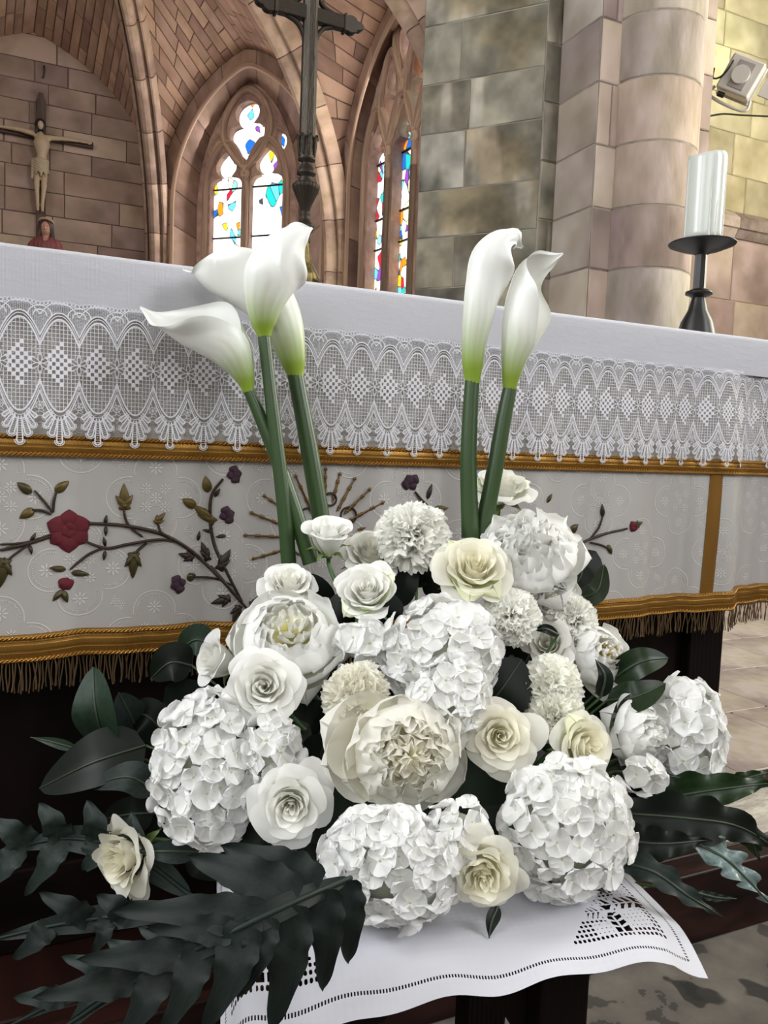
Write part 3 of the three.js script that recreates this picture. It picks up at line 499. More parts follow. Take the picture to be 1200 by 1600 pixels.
  const spray = (px, py, len, ang, mat, spread = 38) => { const d = (k, f) => [px + cos((ang + k) * PI / 180) * len * f, py - sin((ang + k) * PI / 180) * len * f]; leaf(...d(0, 0.3), len * 0.95, len * 0.34, ang, mat); for (const k of [-spread, spread]) { leaf(...d(k, 0.16), len * 0.62, len * 0.24, ang + k, mat); leaf(...d(k * 1.9, 0.02), len * 0.5, len * 0.2, ang + k * 1.7, mat); } };
  // big rose
  const rp = (px, py, r, mat, list) => list.forEach(([a, d, sz]) => { const q = a * PI / 180; leaf(px + cos(q) * r * d, py - sin(q) * r * d, r * sz, r * sz * 1.15, a, mat, 'embroidered_petal'); });
  stem([[78, 838], [40, 849], [0, 859]], 3); stem([[80, 834], [42, 846], [0, 850]], 2); stem([[45, 850], [22, 866], [6, 880]], 2);
  stem([[140, 818], [190, 820], [240, 830], [275, 845], [310, 870], [345, 905], [378, 942]], 3); stem([[132, 846], [165, 856], [200, 849], [250, 842], [280, 847]], 2.6); stem([[330, 885], [352, 912], [385, 950]], 3);
  stem([[82, 800], [70, 784], [54, 766]]); stem([[83, 800], [84, 784], [88, 768]]); stem([[80, 803], [66, 797], [50, 796]]);
  stem([[192, 792], [196, 812], [206, 826], [222, 838]]); stem([[245, 816], [250, 830], [262, 838]]); stem([[228, 848], [214, 860], [206, 872]]); stem([[160, 856], [140, 866], [122, 880], [110, 890]]);
  stem([[378, 940], [352, 890], [335, 850], [329, 808], [332, 772], [348, 748]], 2.8); stem([[365, 915], [335, 904], [300, 902]], 2);
  for (const [x, y, a] of [[38, 762, 140], [97, 760, 40], [42, 802, 215], [324, 757, 100], [296, 786, 150]]) leaf(x, y, 27, 15, a, pick([leafA, leafB]));
  spray(194, 790, 46, 92, leafB); spray(208, 868, 46, 268, leafA); spray(244, 815, 26, 50, leafB); spray(6, 878, 52, 262, leafA); spray(330, 812, 46, 140, leafB, 20); spray(345, 885, 40, 62, leafC, 25); spray(325, 872, 34, 110, leafC, 25); spray(300, 872, 30, 160, leafC);
  leaf(90, 888, 26, 10, 170, leafA); leaf(126, 897, 28, 10, -10, leafA); leaf(90, 930, 22, 10, 230, leafA); leaf(102, 932, 22, 10, 290, leafA);
  for (const [x, y, a] of [[52, 838, 60], [48, 858, 280], [165, 812, 80], [165, 830, 270], [163, 846, 100], [163, 868, 260], [312, 838, 80], [345, 838, 190], [325, 830, 170], [340, 770, 60]]) leaf(x, y, 16, 6, a, leafC);
  rp(108, 828, 34, redM, [[20, 0.55, 0.95], [90, 0.5, 0.9], [160, 0.6, 0.9], [215, 0.6, 0.85], [270, 0.6, 0.95], [325, 0.55, 0.95], [60, 0.2, 0.7], [190, 0.2, 0.65], [300, 0.2, 0.65]]);
  rp(104, 908, 16, redM, [[250, 0.3, 1.3], [290, 0.4, 1.1], [220, 0.4, 1.0]]);
  const bell = (x, y, r, a) => rp(x, y, r, purM, [[a, 0.5, 1.2], [a + 55, 0.6, 1.0], [a - 55, 0.6, 1.0], [a + 180, 0.2, 0.8]]);
  bell(362, 742, 15, 10); bell(351, 806, 15, 20); bell(282, 911, 16, 200); bell(642, 757, 16, 120);
  leaf(300, 902, 16, 14, 20, leafA); spray(355, 935, 34, 200, leafC); spray(372, 950, 34, 250, leafC); spray(395, 945, 34, 20, leafC);
  stem([[646, 768], [656, 780], [668, 790]], 2); leaf(672, 768, 26, 10, 70, leafC); leaf(690, 795, 26, 10, 5, leafB); leaf(672, 797, 20, 9, 200, leafC);
  stem([[880, 862], [905, 850], [940, 835], [976, 825]], 2.2); stem([[925, 842], [936, 824], [941, 806]], 1.6); stem([[925, 848], [940, 852], [948, 857]], 1.6);
  leaf(941, 798, 22, 7, 95, leafC); leaf(950, 858, 18, 9, 300, leafA); leaf(897, 826, 22, 14, 40, leafA); leaf(856, 778, 18, 8, 50, leafA); spray(988, 820, 20, 20, leafA); rp(986, 822, 9, redM, [[0, 0.3, 1.5], [120, 0.4, 1.3], [240, 0.4, 1.3]]);
  // sunburst with its beads and scrolls
  for (const [x0, y0, x1, y1, gold] of [[458, 740, 488, 802], [410, 773, 445, 798], [390, 800, 445, 822], [380, 836, 445, 838], [393, 874, 445, 856], [420, 902, 455, 876], [508, 730, 507, 775], [532, 738, 520, 782], [557, 745, 528, 798], [578, 762, 540, 803], [598, 783, 545, 815], [482, 732, 496, 780], [615, 812, 560, 828]]) {
    const a = L(x0, y0, 0.002), b = L(x1, y1, 0.002), s = mscale(a); const gs = [taper([a, a.clone().lerp(b, 0.5), b], [1.0 * s, 1.6 * s, 1.8 * s], 8, 6)];
    for (const t of [0.06, 0.3, 0.36, 0.62, 0.68, 0.9]) { const e = new THREE.SphereGeometry(s * 3, 8, 6); e.scale(1, 1, 0.6); const q = a.clone().lerp(b, t); e.translate(q.x, q.y, q.z); gs.push(e); }
    part('beaded_ray', merge(gs), goldBead, frontal);
  }
  for (const [x, y, r] of [[515, 780, 10], [480, 806, 13], [546, 806, 13], [470, 850, 16], [500, 840, 18]]) { const c = L(x, y, 0.003), s = mscale(c); const g = new THREE.TorusGeometry(r * s, 1.7 * s, 6, 24); g.translate(c.x, c.y, c.z); part('embroidered_scroll', g, thread, frontal); }
}
// ---------------------------------------------------------------- white altar cloth and its lace
const linenBump = dataTex(256, (u, v) => { const k = 0.5 + 0.2 * sin(u * 2 * PI * 64) * 0.5 + 0.2 * sin(v * 2 * PI * 64) * 0.5 + tn(u, v, 6, 3) * 0.4; return [k, k, k]; }, false);
const linen = new THREE.MeshStandardMaterial({ color: new THREE.Color().setRGB(0.54, 0.54, 0.585), roughness: 0.85, bumpMap: linenBump, bumpScale: 0.0006, side: THREE.DoubleSide });
const LP = 0.0465, LT = 1.02, LB = 0.834, LH = (LT - LB) / LP;
const laceTex = canvasTex(512, 2048, (c, w, h) => {
  const k = h / LH, X = x => x * w, sx = w, q = (h / LH);        // motif units: x in pitches, y in pitches
  c.fillStyle = '#000'; c.fillRect(0, 0, w, h); c.strokeStyle = '#fff'; c.fillStyle = '#fff'; c.lineCap = 'round'; c.lineJoin = 'round';
  const sy = LH / 3.62;                                           // stretch the drawn motif (3.62 pitches tall) to the strip
  const P = (x, y) => [x * w, y * sy * q];
  const line = (pts, lw) => { for (const o of [-1, 0, 1]) { c.lineWidth = lw; c.beginPath(); pts.forEach((p, i) => i ? c.lineTo(...P(p[0] + o, p[1])) : c.moveTo(...P(p[0] + o, p[1]))); c.stroke(); } };
  const poly = (pts) => { for (const o of [-1, 0, 1]) { c.beginPath(); pts.forEach((p, i) => i ? c.lineTo(...P(p[0] + o, p[1])) : c.moveTo(...P(p[0] + o, p[1]))); c.closePath(); c.fill(); } };
  const up = (peak, valley, sag = 0.22) => { const a = []; for (let i = 0; i <= 40; i++) { const x = i / 40, t = abs(2 * x - 1); a.push([x, lerp(peak, valley, pow(t, 1.55)) - sag * sin(PI * t) * 0.25]); } return a; };
  const dn = (peak, valley) => { const a = []; for (let i = 0; i <= 40; i++) { const x = i / 40, t = abs(2 * x - 1); a.push([x, lerp(peak, valley, pow(t, 1.7)) + 0.04 * sin(PI * t)]); } return a; };
  // net between the arches
  const netArea = (A, B) => { c.save(); c.beginPath(); const a = [...A, ...[...B].reverse()]; a.forEach((p, i) => i ? c.lineTo(...P(p[0], p[1])) : c.moveTo(...P(p[0], p[1]))); c.closePath(); c.clip(); c.lineWidth = 6; for (let i = 0; i <= 22; i++) { c.beginPath(); c.moveTo(i / 22 * w, 0); c.lineTo(i / 22 * w, h); c.stroke(); } for (let j = 0; j < 110; j++) { c.beginPath(); c.moveTo(0, j / 110 * h); c.lineTo(w, j / 110 * h); c.stroke(); } c.restore(); };
  const top = [[0, 0.1], [0.25, 0.08], [0.5, 0.03], [0.75, 0.08], [1, 0.1]];
  netArea(up(0.06, 0.36), up(0.3, 0.86));
  netArea([[0, 0.12], [0.12, 0.12], [0.3, 0.14], [0.36, 0.2]], [[0, 0.36], [0.2, 0.3], [0.3, 0.24], [0.36, 0.2]]); netArea([[1, 0.12], [0.88, 0.12], [0.7, 0.14], [0.64, 0.2]], [[1, 0.36], [0.8, 0.3], [0.7, 0.24], [0.64, 0.2]]);
  for (let i = 0; i < 10; i++) { const x = (i + 0.5) / 10, y = 0.1 - 0.06 * sin(PI * x); for (const o of [-1, 0, 1]) { c.lineWidth = 12; c.beginPath(); c.ellipse(...P(x + o, y), 0.045 * w, 0.05 * w, 0, 0, 7); c.stroke(); } }
  for (const r of [0.3, 0.17]) line(Array.from({ length: 20 }, (_, i) => { const a = i / 19 * PI; return [cos(a) * r, 0.38 - sin(a) * r * 0.8]; }), 16);
  line(up(0.06, 0.36), 16); line(up(0.3, 0.86), 20); line(up(0.37, 0.98), 13); line(up(0.46, 1.1), 24);
  // oval with its grid
  const U = up(0.46, 1.1), D = dn(2.72, 1.95);
  c.save(); c.beginPath(); U.forEach((p, i) => i ? c.lineTo(...P(p[0], p[1])) : c.moveTo(...P(p[0], p[1]))); for (let i = 40; i >= 0; i--) c.lineTo(...P(D[i][0], D[i][1])); c.closePath(); c.clip();
  for (let i = 0; i <= 10; i++) { c.lineWidth = 9; c.beginPath(); c.moveTo(...P(i / 10, 0.3)); c.lineTo(...P(i / 10, 2.9)); c.stroke(); }
  for (let j = 0; j <= 25; j++) { c.lineWidth = 9; c.beginPath(); c.moveTo(...P(0, 0.4 + j * 0.1)); c.lineTo(...P(1, 0.4 + j * 0.1)); c.stroke(); }
  for (let j = 0; j < 25; j++) for (let i = 0; i < 10; i++) { const cx = (i + 0.5) / 10 - 0.5, cy = 0.4 + (j + 0.5) * 0.1 - 1.55; if (abs(cx) / 0.42 + abs(cy) / 0.62 < 1 && (i + j) % 2) { const [x, y] = P(i / 10, 0.4 + j * 0.1), [x2, y2] = P((i + 1) / 10, 0.4 + (j + 1) * 0.1); c.fillRect(x, y, x2 - x, y2 - y); } }
  c.restore();
  line([[0, 0.95], [0, 2.1]], 14);
  line(D, 24); line(dn(2.83, 2.1), 10); line(dn(2.93, 2.22), 20);
  // six-petalled star
  c.fillStyle = '#000'; for (const o of [0, 1]) { c.beginPath(); c.ellipse(...P(o, 1.55), 0.2 * w, 0.2 * w, 0, 0, 7); c.fill(); } c.fillStyle = '#fff';
  for (const o of [0, 1]) for (let i = 0; i < 6; i++) { const a = i * PI / 3 + PI / 6, [x, y] = P(o, 1.55); c.lineWidth = 13; c.save(); c.translate(x, y); c.rotate(a); c.beginPath(); c.ellipse(0.15 * w, 0, 0.12 * w, 0.052 * w, 0, 0, 7); c.stroke(); c.restore(); c.beginPath(); c.arc(x, y, 0.04 * w, 0, 7); c.fill(); }
  // fan of loops
  for (let i = -3; i <= 3; i++) {
    const a = i * 0.33, len = [0.66, 0.52, 0.42, 0.3][abs(i)], r0 = 0.2, w0 = [0.075, 0.07, 0.06, 0.05][abs(i)];
    const [x0, y0] = P(0.5 + sin(a) * r0 * 1.15, 2.72 + cos(a) * r0 - abs(i) * 0.045), q2 = sy * q / w;
    for (const o of [-1, 0, 1]) { c.save(); c.translate(x0 + o * w, y0); c.rotate(-a * 0.85); const L2 = len * w; c.lineWidth = 20; c.beginPath(); c.moveTo(-w0 * w * 0.6, 0); c.lineTo(-w0 * w, L2 - w0 * w); c.arc(0, L2 - w0 * w, w0 * w, PI, 0, true); c.lineTo(w0 * w * 0.6, 0); c.stroke();
      c.lineWidth = 8; for (let t = 0.1; t < 0.9; t += 0.1) { c.beginPath(); c.moveTo(-w0 * w, L2 * t); c.lineTo(w0 * w, L2 * t); c.stroke(); }
      if (abs(i) < 3) { c.lineWidth = 10; c.beginPath(); c.arc(0, L2 - w0 * w, w0 * w * 1.75, PI, 0, true); c.stroke(); for (let t = 0; t < 8; t++) { const b = t / 7 * PI; c.lineWidth = 8; c.beginPath(); c.moveTo(cos(b) * w0 * w, L2 - w0 * w + sin(b) * w0 * w); c.lineTo(cos(b) * w0 * w * 1.75, L2 - w0 * w + sin(b) * w0 * w * 1.75); c.stroke(); } }
      c.restore(); }
  }
  // little webs between the fans
  for (const o of [0, 1]) for (let i = 0; i < 7; i++) { const a = i / 7 * 2 * PI, [x, y] = P(o, 2.58); c.lineWidth = 9; c.beginPath(); c.moveTo(x, y); c.lineTo(x + cos(a) * 0.17 * w, y + sin(a) * 0.2 * w); c.stroke(); c.beginPath(); c.arc(x, y, 0.1 * w, 0, 7); c.stroke(); }
  line([[-0.16, 2.95], [-0.08, 2.85], [0, 2.83], [0.08, 2.85], [0.16, 2.95]], 10); line([[-0.14, 2.78], [0, 2.72], [0.14, 2.78]], 9);
}, false);
laceTex.wrapT = THREE.ClampToEdgeWrapping;
const laceMat = new THREE.MeshStandardMaterial({ color: new THREE.Color().setRGB(0.72, 0.72, 0.77), roughness: 0.85, alphaMap: laceTex, alphaTest: 0.42, bumpMap: laceTex, bumpScale: 0.0012, side: THREE.DoubleSide });
{
  const c = onAltar(thing('altar_cloth', 'white linen altar cloth with a deep lace border hanging over the gold braid', 'altar cloth'));
  const laceZ = (x, y) => foldZ(x, y) * 1.0 + 0.011 + 0.003 * sin(x * 21) * smooth(1.05, 0.85, y) + 0.012 * smooth(1.16, 1.23, x) * sin((x - 1.16) * 30) * smooth(1.1, 0.95, y);
  // linen over the edge: back, top, rounded edge, drop
  const prof = []; for (let i = 0; i <= 6; i++) prof.push([-0.66 + i * 0.11, 1.086]); for (let i = 1; i <= 6; i++) { const a = i / 6 * PI / 2; prof.push([sin(a) * 0.008, 1.078 + cos(a) * 0.008]); } for (let i = 1; i <= 6; i++) prof.push([0.008, lerp(1.078, 1.013, i / 6)]);
  part('linen', grid(120, prof.length - 1, (u, v) => { const q = prof[round(v * (prof.length - 1))], x = lerp(X0 - 0.1, X1 + 0.1, u); return V(x, q[1] + (q[0] > 0 ? 0.0015 * fbm(x * 9, 1, 1) : 0), q[0] + (q[1] < 1.075 ? 0.002 * fbm(x * 12, q[1] * 20, 4) + 0.001 : 0)); }, { uv: (u, v) => [u * 24, v * 8], flip: true }), linen, c);
  part('lace_border', grid(260, 16, (u, v) => { const x = lerp(X0, X1, u), y = lerp(LB, LT, v); return V(x, y, laceZ(x, y)); }, { uv: (u, v) => [lerp(X0, X1, u) / LP, v] }), laceMat, c, 'white machine lace with ovals, stars and looped scallops');
}
// ---------------------------------------------------------------- things standing on the altar
const TOPY = 1.0875;
const bronze = new THREE.MeshStandardMaterial({ color: new THREE.Color().setRGB(0.03, 0.023, 0.016), roughness: 0.42, metalness: 0.75, bumpMap: stoneBump, bumpScale: 0.0008 });
const brassOld = new THREE.MeshStandardMaterial({ color: new THREE.Color().setRGB(0.16, 0.12, 0.045), roughness: 0.36, metalness: 0.85, bumpMap: stoneBump, bumpScale: 0.001 });
const blackIron = new THREE.MeshStandardMaterial({ color: new THREE.Color().setRGB(0.012, 0.011, 0.01), roughness: 0.38, metalness: 0.3 });
{
  const zc = -0.33, b = AL(474, 437, zc); b.y = TOPY;
  const s = mscale(b), cr = onAltar(thing('altar_cross', 'tall dark bronze altar cross on a fluted stem and ornate foot', 'cross'));
  const g = new THREE.Group(); g.name = 'cross_body'; // parts sit straight under the thing, so only use the group for its transform
  const yOf = py => AL(474 + (437 - py) * 0.025, py, zc).y;
  const L = (name, pts, mat, seg = 32) => { const gg = lathe(pts.map(([r, py]) => [r * s, yOf(py)]).reverse(), seg); gg.translate(b.x, 0, b.z); return part(name, gg, mat, cr); };
  // foot: three-sided, stepped, with scroll feet and cast ornament
  { const st = []; const prof = [[27, 440], [28, 434], [24, 428], [22, 424], [15, 412], [11, 400], [9, 388], [8, 376]];
    const gg = lathe(prof.map(([r, py]) => [r * s, max(TOPY, yOf(py))]), 36); const p = gg.attributes.position; for (let i = 0; i < p.count; i++) { const a = Math.atan2(p.getX(i), p.getZ(i)), k = 1 + 0.13 * cos(3 * a) + 0.02 * sin(21 * a); p.setX(i, p.getX(i) * k); p.setZ(i, p.getZ(i) * k); } gg.computeVertexNormals(); gg.translate(b.x, 0, b.z); part('foot', gg, brassOld, cr, 'cast brass foot'); }
  for (let i = 0; i < 3; i++) { const a = i * 2 * PI / 3; const q = (r, y) => V(b.x + sin(a) * r * s, y, b.z + cos(a) * r * s); part('scroll_foot', taper([q(8, yOf(385)), q(14, yOf(402)), q(17, yOf(418)), q(26, yOf(427)), q(31, yOf(434)), q(28, TOPY + 0.004)], [2 * s, 3.2 * s, 2.6 * s, 3.4 * s, 4 * s, 2.5 * s], 24, 8), brassOld, cr); const e = new THREE.SphereGeometry(4.5 * s, 12, 8); const w = q(20, yOf(423)); e.translate(w.x, w.y, w.z); part('cast_ornament', e, brassOld, cr); }
  L('stem', [[9, 378], [8, 370], [14, 356], [16, 353], [10, 348], [7, 340], [8.5, 336], [8, 333], [6.5, 330]], bronze);
  { const gg = lathe([[6.5, 331], [9, 322], [15, 308], [20, 296], [21, 291], [19, 288], [13, 286]].map(([r, py]) => [r * s, yOf(py)]), 96); const p = gg.attributes.position; for (let i = 0; i < p.count; i++) { const a = Math.atan2(p.getX(i), p.getZ(i)), k = 1 + 0.045 * abs(cos(12 * a)) - 0.02; p.setX(i, p.getX(i) * k); p.setZ(i, p.getZ(i) * k); } gg.computeVertexNormals(); gg.translate(b.x, 0, b.z); part('fluted_urn', gg, bronze, cr); }
  L('collar', [[13, 287], [11, 280], [10, 276], [14.5, 274], [15, 270], [12, 266], [11, 262], [8, 258], [8, 254], [13, 252], [13.5, 249], [12, 247], [12, 232], [13, 222]], bronze);
  { const gs = []; for (let i = 0; i < 8; i++) { const a = i * PI / 4, q = (r, py) => V(b.x + sin(a) * r * s, yOf(py), b.z + cos(a) * r * s); gs.push(taper([q(12, 244), q(13, 228), q(14, 218), q(17, 213), q(17.5, 217)], [2 * s, 3.2 * s, 3 * s, 2 * s, 1 * s], 14, 6)); } gs.forEach(x => part('capital_leaf', x, bronze, cr)); }
  // shaft, octagonal, and arms
  const yA = AL(481, 22, zc).y, yB = yOf(222), yT = yA + 130 * s;
  const sh = new THREE.CylinderGeometry(11.5 * s, 12.5 * s, yT - yB, 8, 1); sh.rotateY(PI / 8); sh.translate(b.x, (yT + yB) / 2, b.z); part('shaft', toCreasedNormals(sh, 0.4), bronze, cr);
  const armL = AL(566, 48, zc).x - b.x - 28 * s;
  const finial = () => { const f = new THREE.Shape(); f.moveTo(0, -9 * s); f.bezierCurveTo(6 * s, -14 * s, 16 * s, -12 * s, 17 * s, -6 * s); f.bezierCurveTo(20 * s, -6 * s, 27 * s, -5 * s, 28 * s, 0); f.bezierCurveTo(27 * s, 5 * s, 20 * s, 6 * s, 17 * s, 6 * s); f.bezierCurveTo(16 * s, 12 * s, 6 * s, 14 * s, 0, 9 * s); f.closePath(); const e = new THREE.ExtrudeGeometry(f, { depth: 8 * s, bevelEnabled: true, bevelSize: 1.5 * s, bevelThickness: 2 * s, bevelSegments: 2 }); e.translate(0, 0, -4 * s); return e; };
  for (const k of [-1, 1]) {
    const a = box(armL, 21 * s, 14 * s, k * armL / 2 + b.x, yA, b.z, 2 * s); part('arm', a, bronze, cr);
    part('arm_collar', box(5 * s, 26 * s, 18 * s, b.x + k * (armL - 2 * s), yA, b.z, 1.5 * s), bronze, cr);
    const f = finial(); if (k < 0) f.rotateZ(PI); f.translate(b.x + k * armL, yA, b.z); part('finial', f, bronze, cr);
    for (const m of [-1, 1]) part('bracket', tube([V(b.x + k * 9 * s, yA + m * 34 * s, b.z), V(b.x + k * 14 * s, yA + m * 24 * s, b.z), V(b.x + k * 22 * s, yA + m * 15 * s, b.z), V(b.x + k * 38 * s, yA + m * 9 * s, b.z)], 4 * s, 12, 6), bronze, cr);
  }
  { const f = finial(); f.rotateZ(PI / 2); f.translate(b.x, yT, b.z); part('finial', f, bronze, cr); }
}
{
  const zc = -0.2, b = AL(1088, 515, zc); b.y = TOPY; const s = mscale(b);
  const c = onAltar(thing('candlestick', 'black metal candlestick with a wide drip plate at the end of the altar', 'candlestick'));
  const yOf = py => AL(1088 + (515 - py) * 0.03, py, zc).y;
  const L = (name, pts, mat, seg = 40) => { const g = lathe(pts.map(([r, y]) => [r * s, y]), seg); g.translate(b.x, 0, b.z); return part(name, g, mat, c); };
  L('foot', [[0, TOPY], [34, TOPY], [34, TOPY + 2 * s], [24, yOf(504)], [15, yOf(486)], [11, yOf(470)], [9.5, yOf(464)]], blackIron);
  L('knop', [[9, yOf(466)], [13, yOf(463)], [20, yOf(460)], [20, yOf(456)], [13, yOf(453)], [9, yOf(451)]], blackIron);
  { const g = new THREE.CylinderGeometry(9 * s, 9.5 * s, yOf(394) - yOf(454), 8); g.translate(b.x, (yOf(394) + yOf(454)) / 2, b.z); part('stem', toCreasedNormals(g, 0.4), blackIron, c); }
  L('drip_plate', [[9, yOf(398)], [14, yOf(394)], [30, yOf(390)], [49, yOf(382)], [50, yOf(380)], [48, yOf(379)], [28, yOf(384)], [0, yOf(384)]], blackIron, 48);
  const wax = new THREE.MeshPhysicalMaterial({ color: new THREE.Color().setRGB(0.55, 0.57, 0.52), roughness: 0.28, transmission: 0.0, clearcoat: 0.4, clearcoatRoughness: 0.25 });
  const k = onAltar(thing('pillar_candle', 'thick white pillar candle with a hollowed rim on the black candlestick', 'candle'));
  const y0 = yOf(383.5), y1 = yOf(243), R = 28.5 * s;
  const g = grid(48, 14, (u, v) => { const a = u * 2 * PI, rim = y1 + 1.2 * s * sin(a * 2 + 0.6) + 1.0 * s * sin(a * 3 + 2); const pr = [[0, 0], [1, 0], [1, 0.12], [1, 0.3], [1, 0.5], [1, 0.7], [1, 0.85], [1, 0.95], [0.985, 1], [0.9, 1.0], [0.86, 0.97], [0.8, 0.9], [0.5, 0.86], [0.15, 0.85], [0, 0.85]][round(v * 14)]; return V(b.x + sin(a) * R * pr[0], lerp(y0, rim, pr[1]), b.z + cos(a) * R * pr[0]); }, { flip: true });
  part('wax_body', g, wax, k);
  part('wick', taper([V(b.x, lerp(y0, y1, 0.85), b.z), V(b.x + 0.001, lerp(y0, y1, 0.9), b.z), V(b.x + 0.003, lerp(y0, y1, 0.96), b.z)], [0.001, 0.001], 6, 6), blackIron, k);
  for (const [a, t, l] of [[-0.5, 0.05, 0.75], [0.45, 0.1, 0.7], [-0.15, 0.0, 0.45]]) part('wax_run', taper([0, 0.33, 0.66, 1].map(q => V(b.x + sin(a - TH * 0) * R, lerp(y0, y1, t + l * q), b.z + cos(a) * R)), [1.6 * s, 1.2 * s, 0.9 * s, 0.6 * s], 12, 6), wax, k);
}
{ // book rest, only its upper corner shows between the calla lilies
  const b = AL(800, 452, -0.2), s = mscale(b), m = onAltar(thing('book_rest', 'dark wooden book rest behind the pair of calla lilies', 'book stand'));
  const y = TOPY; const dummy = 0;
  const w = 60 * s; const sh = new THREE.Shape(); sh.moveTo(-24 * s, 0); sh.lineTo(52 * s, 0); sh.lineTo(52 * s, 30 * s); sh.lineTo(14 * s, 48 * s); sh.closePath();
  const g = new THREE.ExtrudeGeometry(sh, { depth: 0.02, bevelEnabled: true, bevelSize: 0.002, bevelThickness: 0.002, bevelSegments: 1 }); g.translate(b.x, y, b.z); part('sloped_board', g, redWood, m);
  part('ledge', box(70 * s, 6 * s, 0.05, b.x + 14 * s, y + 3 * s, b.z + 0.045), redWood, m); part('back_strut', box(0.02, 40 * s, 0.02, b.x + 30 * s, y + 20 * s, b.z - 0.03), redWood, m);
}
// ---------------------------------------------------------------- bodies by signed distance
function sdfGeo(f, c, half, res) {
  const mc = new MarchingCubes(res, new THREE.MeshBasicMaterial(), false, false, 200000); mc.isolation = 0;
  const h = res / 2; for (let k = 0; k < res; k++) for (let j = 0; j < res; j++) for (let i = 0; i < res; i++) mc.field[i + j * res + k * res * res] = -f(c.x + (i - h) / h * half, c.y + (j - h) / h * half, c.z + (k - h) / h * half);
  mc.update(); const n = mc.count, pos = new Float32Array(n * 3);
  for (let i = 0; i < n; i++) { pos[i * 3] = c.x + mc.positionArray[i * 3] * half; pos[i * 3 + 1] = c.y + mc.positionArray[i * 3 + 1] * half; pos[i * 3 + 2] = c.z + mc.positionArray[i * 3 + 2] * half; }
  let g = new THREE.BufferGeometry(); g.setAttribute('position', new THREE.BufferAttribute(pos, 3)); g = mergeVertices(g, 1e-5); g.computeVertexNormals();
  g.setAttribute('uv', new THREE.Float32BufferAttribute(new Float32Array(g.attributes.position.count * 2), 2)); return g;
}
const cap = (x, y, z, a, b, ra, rb) => { const bx = b[0] - a[0], by = b[1] - a[1], bz = b[2] - a[2], px = x - a[0], py = y - a[1], pz = z - a[2]; const t = clamp((px * bx + py * by + pz * bz) / (bx * bx + by * by + bz * bz), 0, 1); return Math.hypot(px - bx * t, py - by * t, pz - bz * t) - lerp(ra, rb, t); };
const ell = (x, y, z, c, r) => { const k = Math.hypot((x - c[0]) / r[0], (y - c[1]) / r[1], (z - c[2]) / r[2]); return (k - 1) * min(r[0], r[1], r[2]); };
const smin = (a, b, k) => { const h = max(k - abs(a - b), 0) / k; return min(a, b) - h * h * k / 4; };
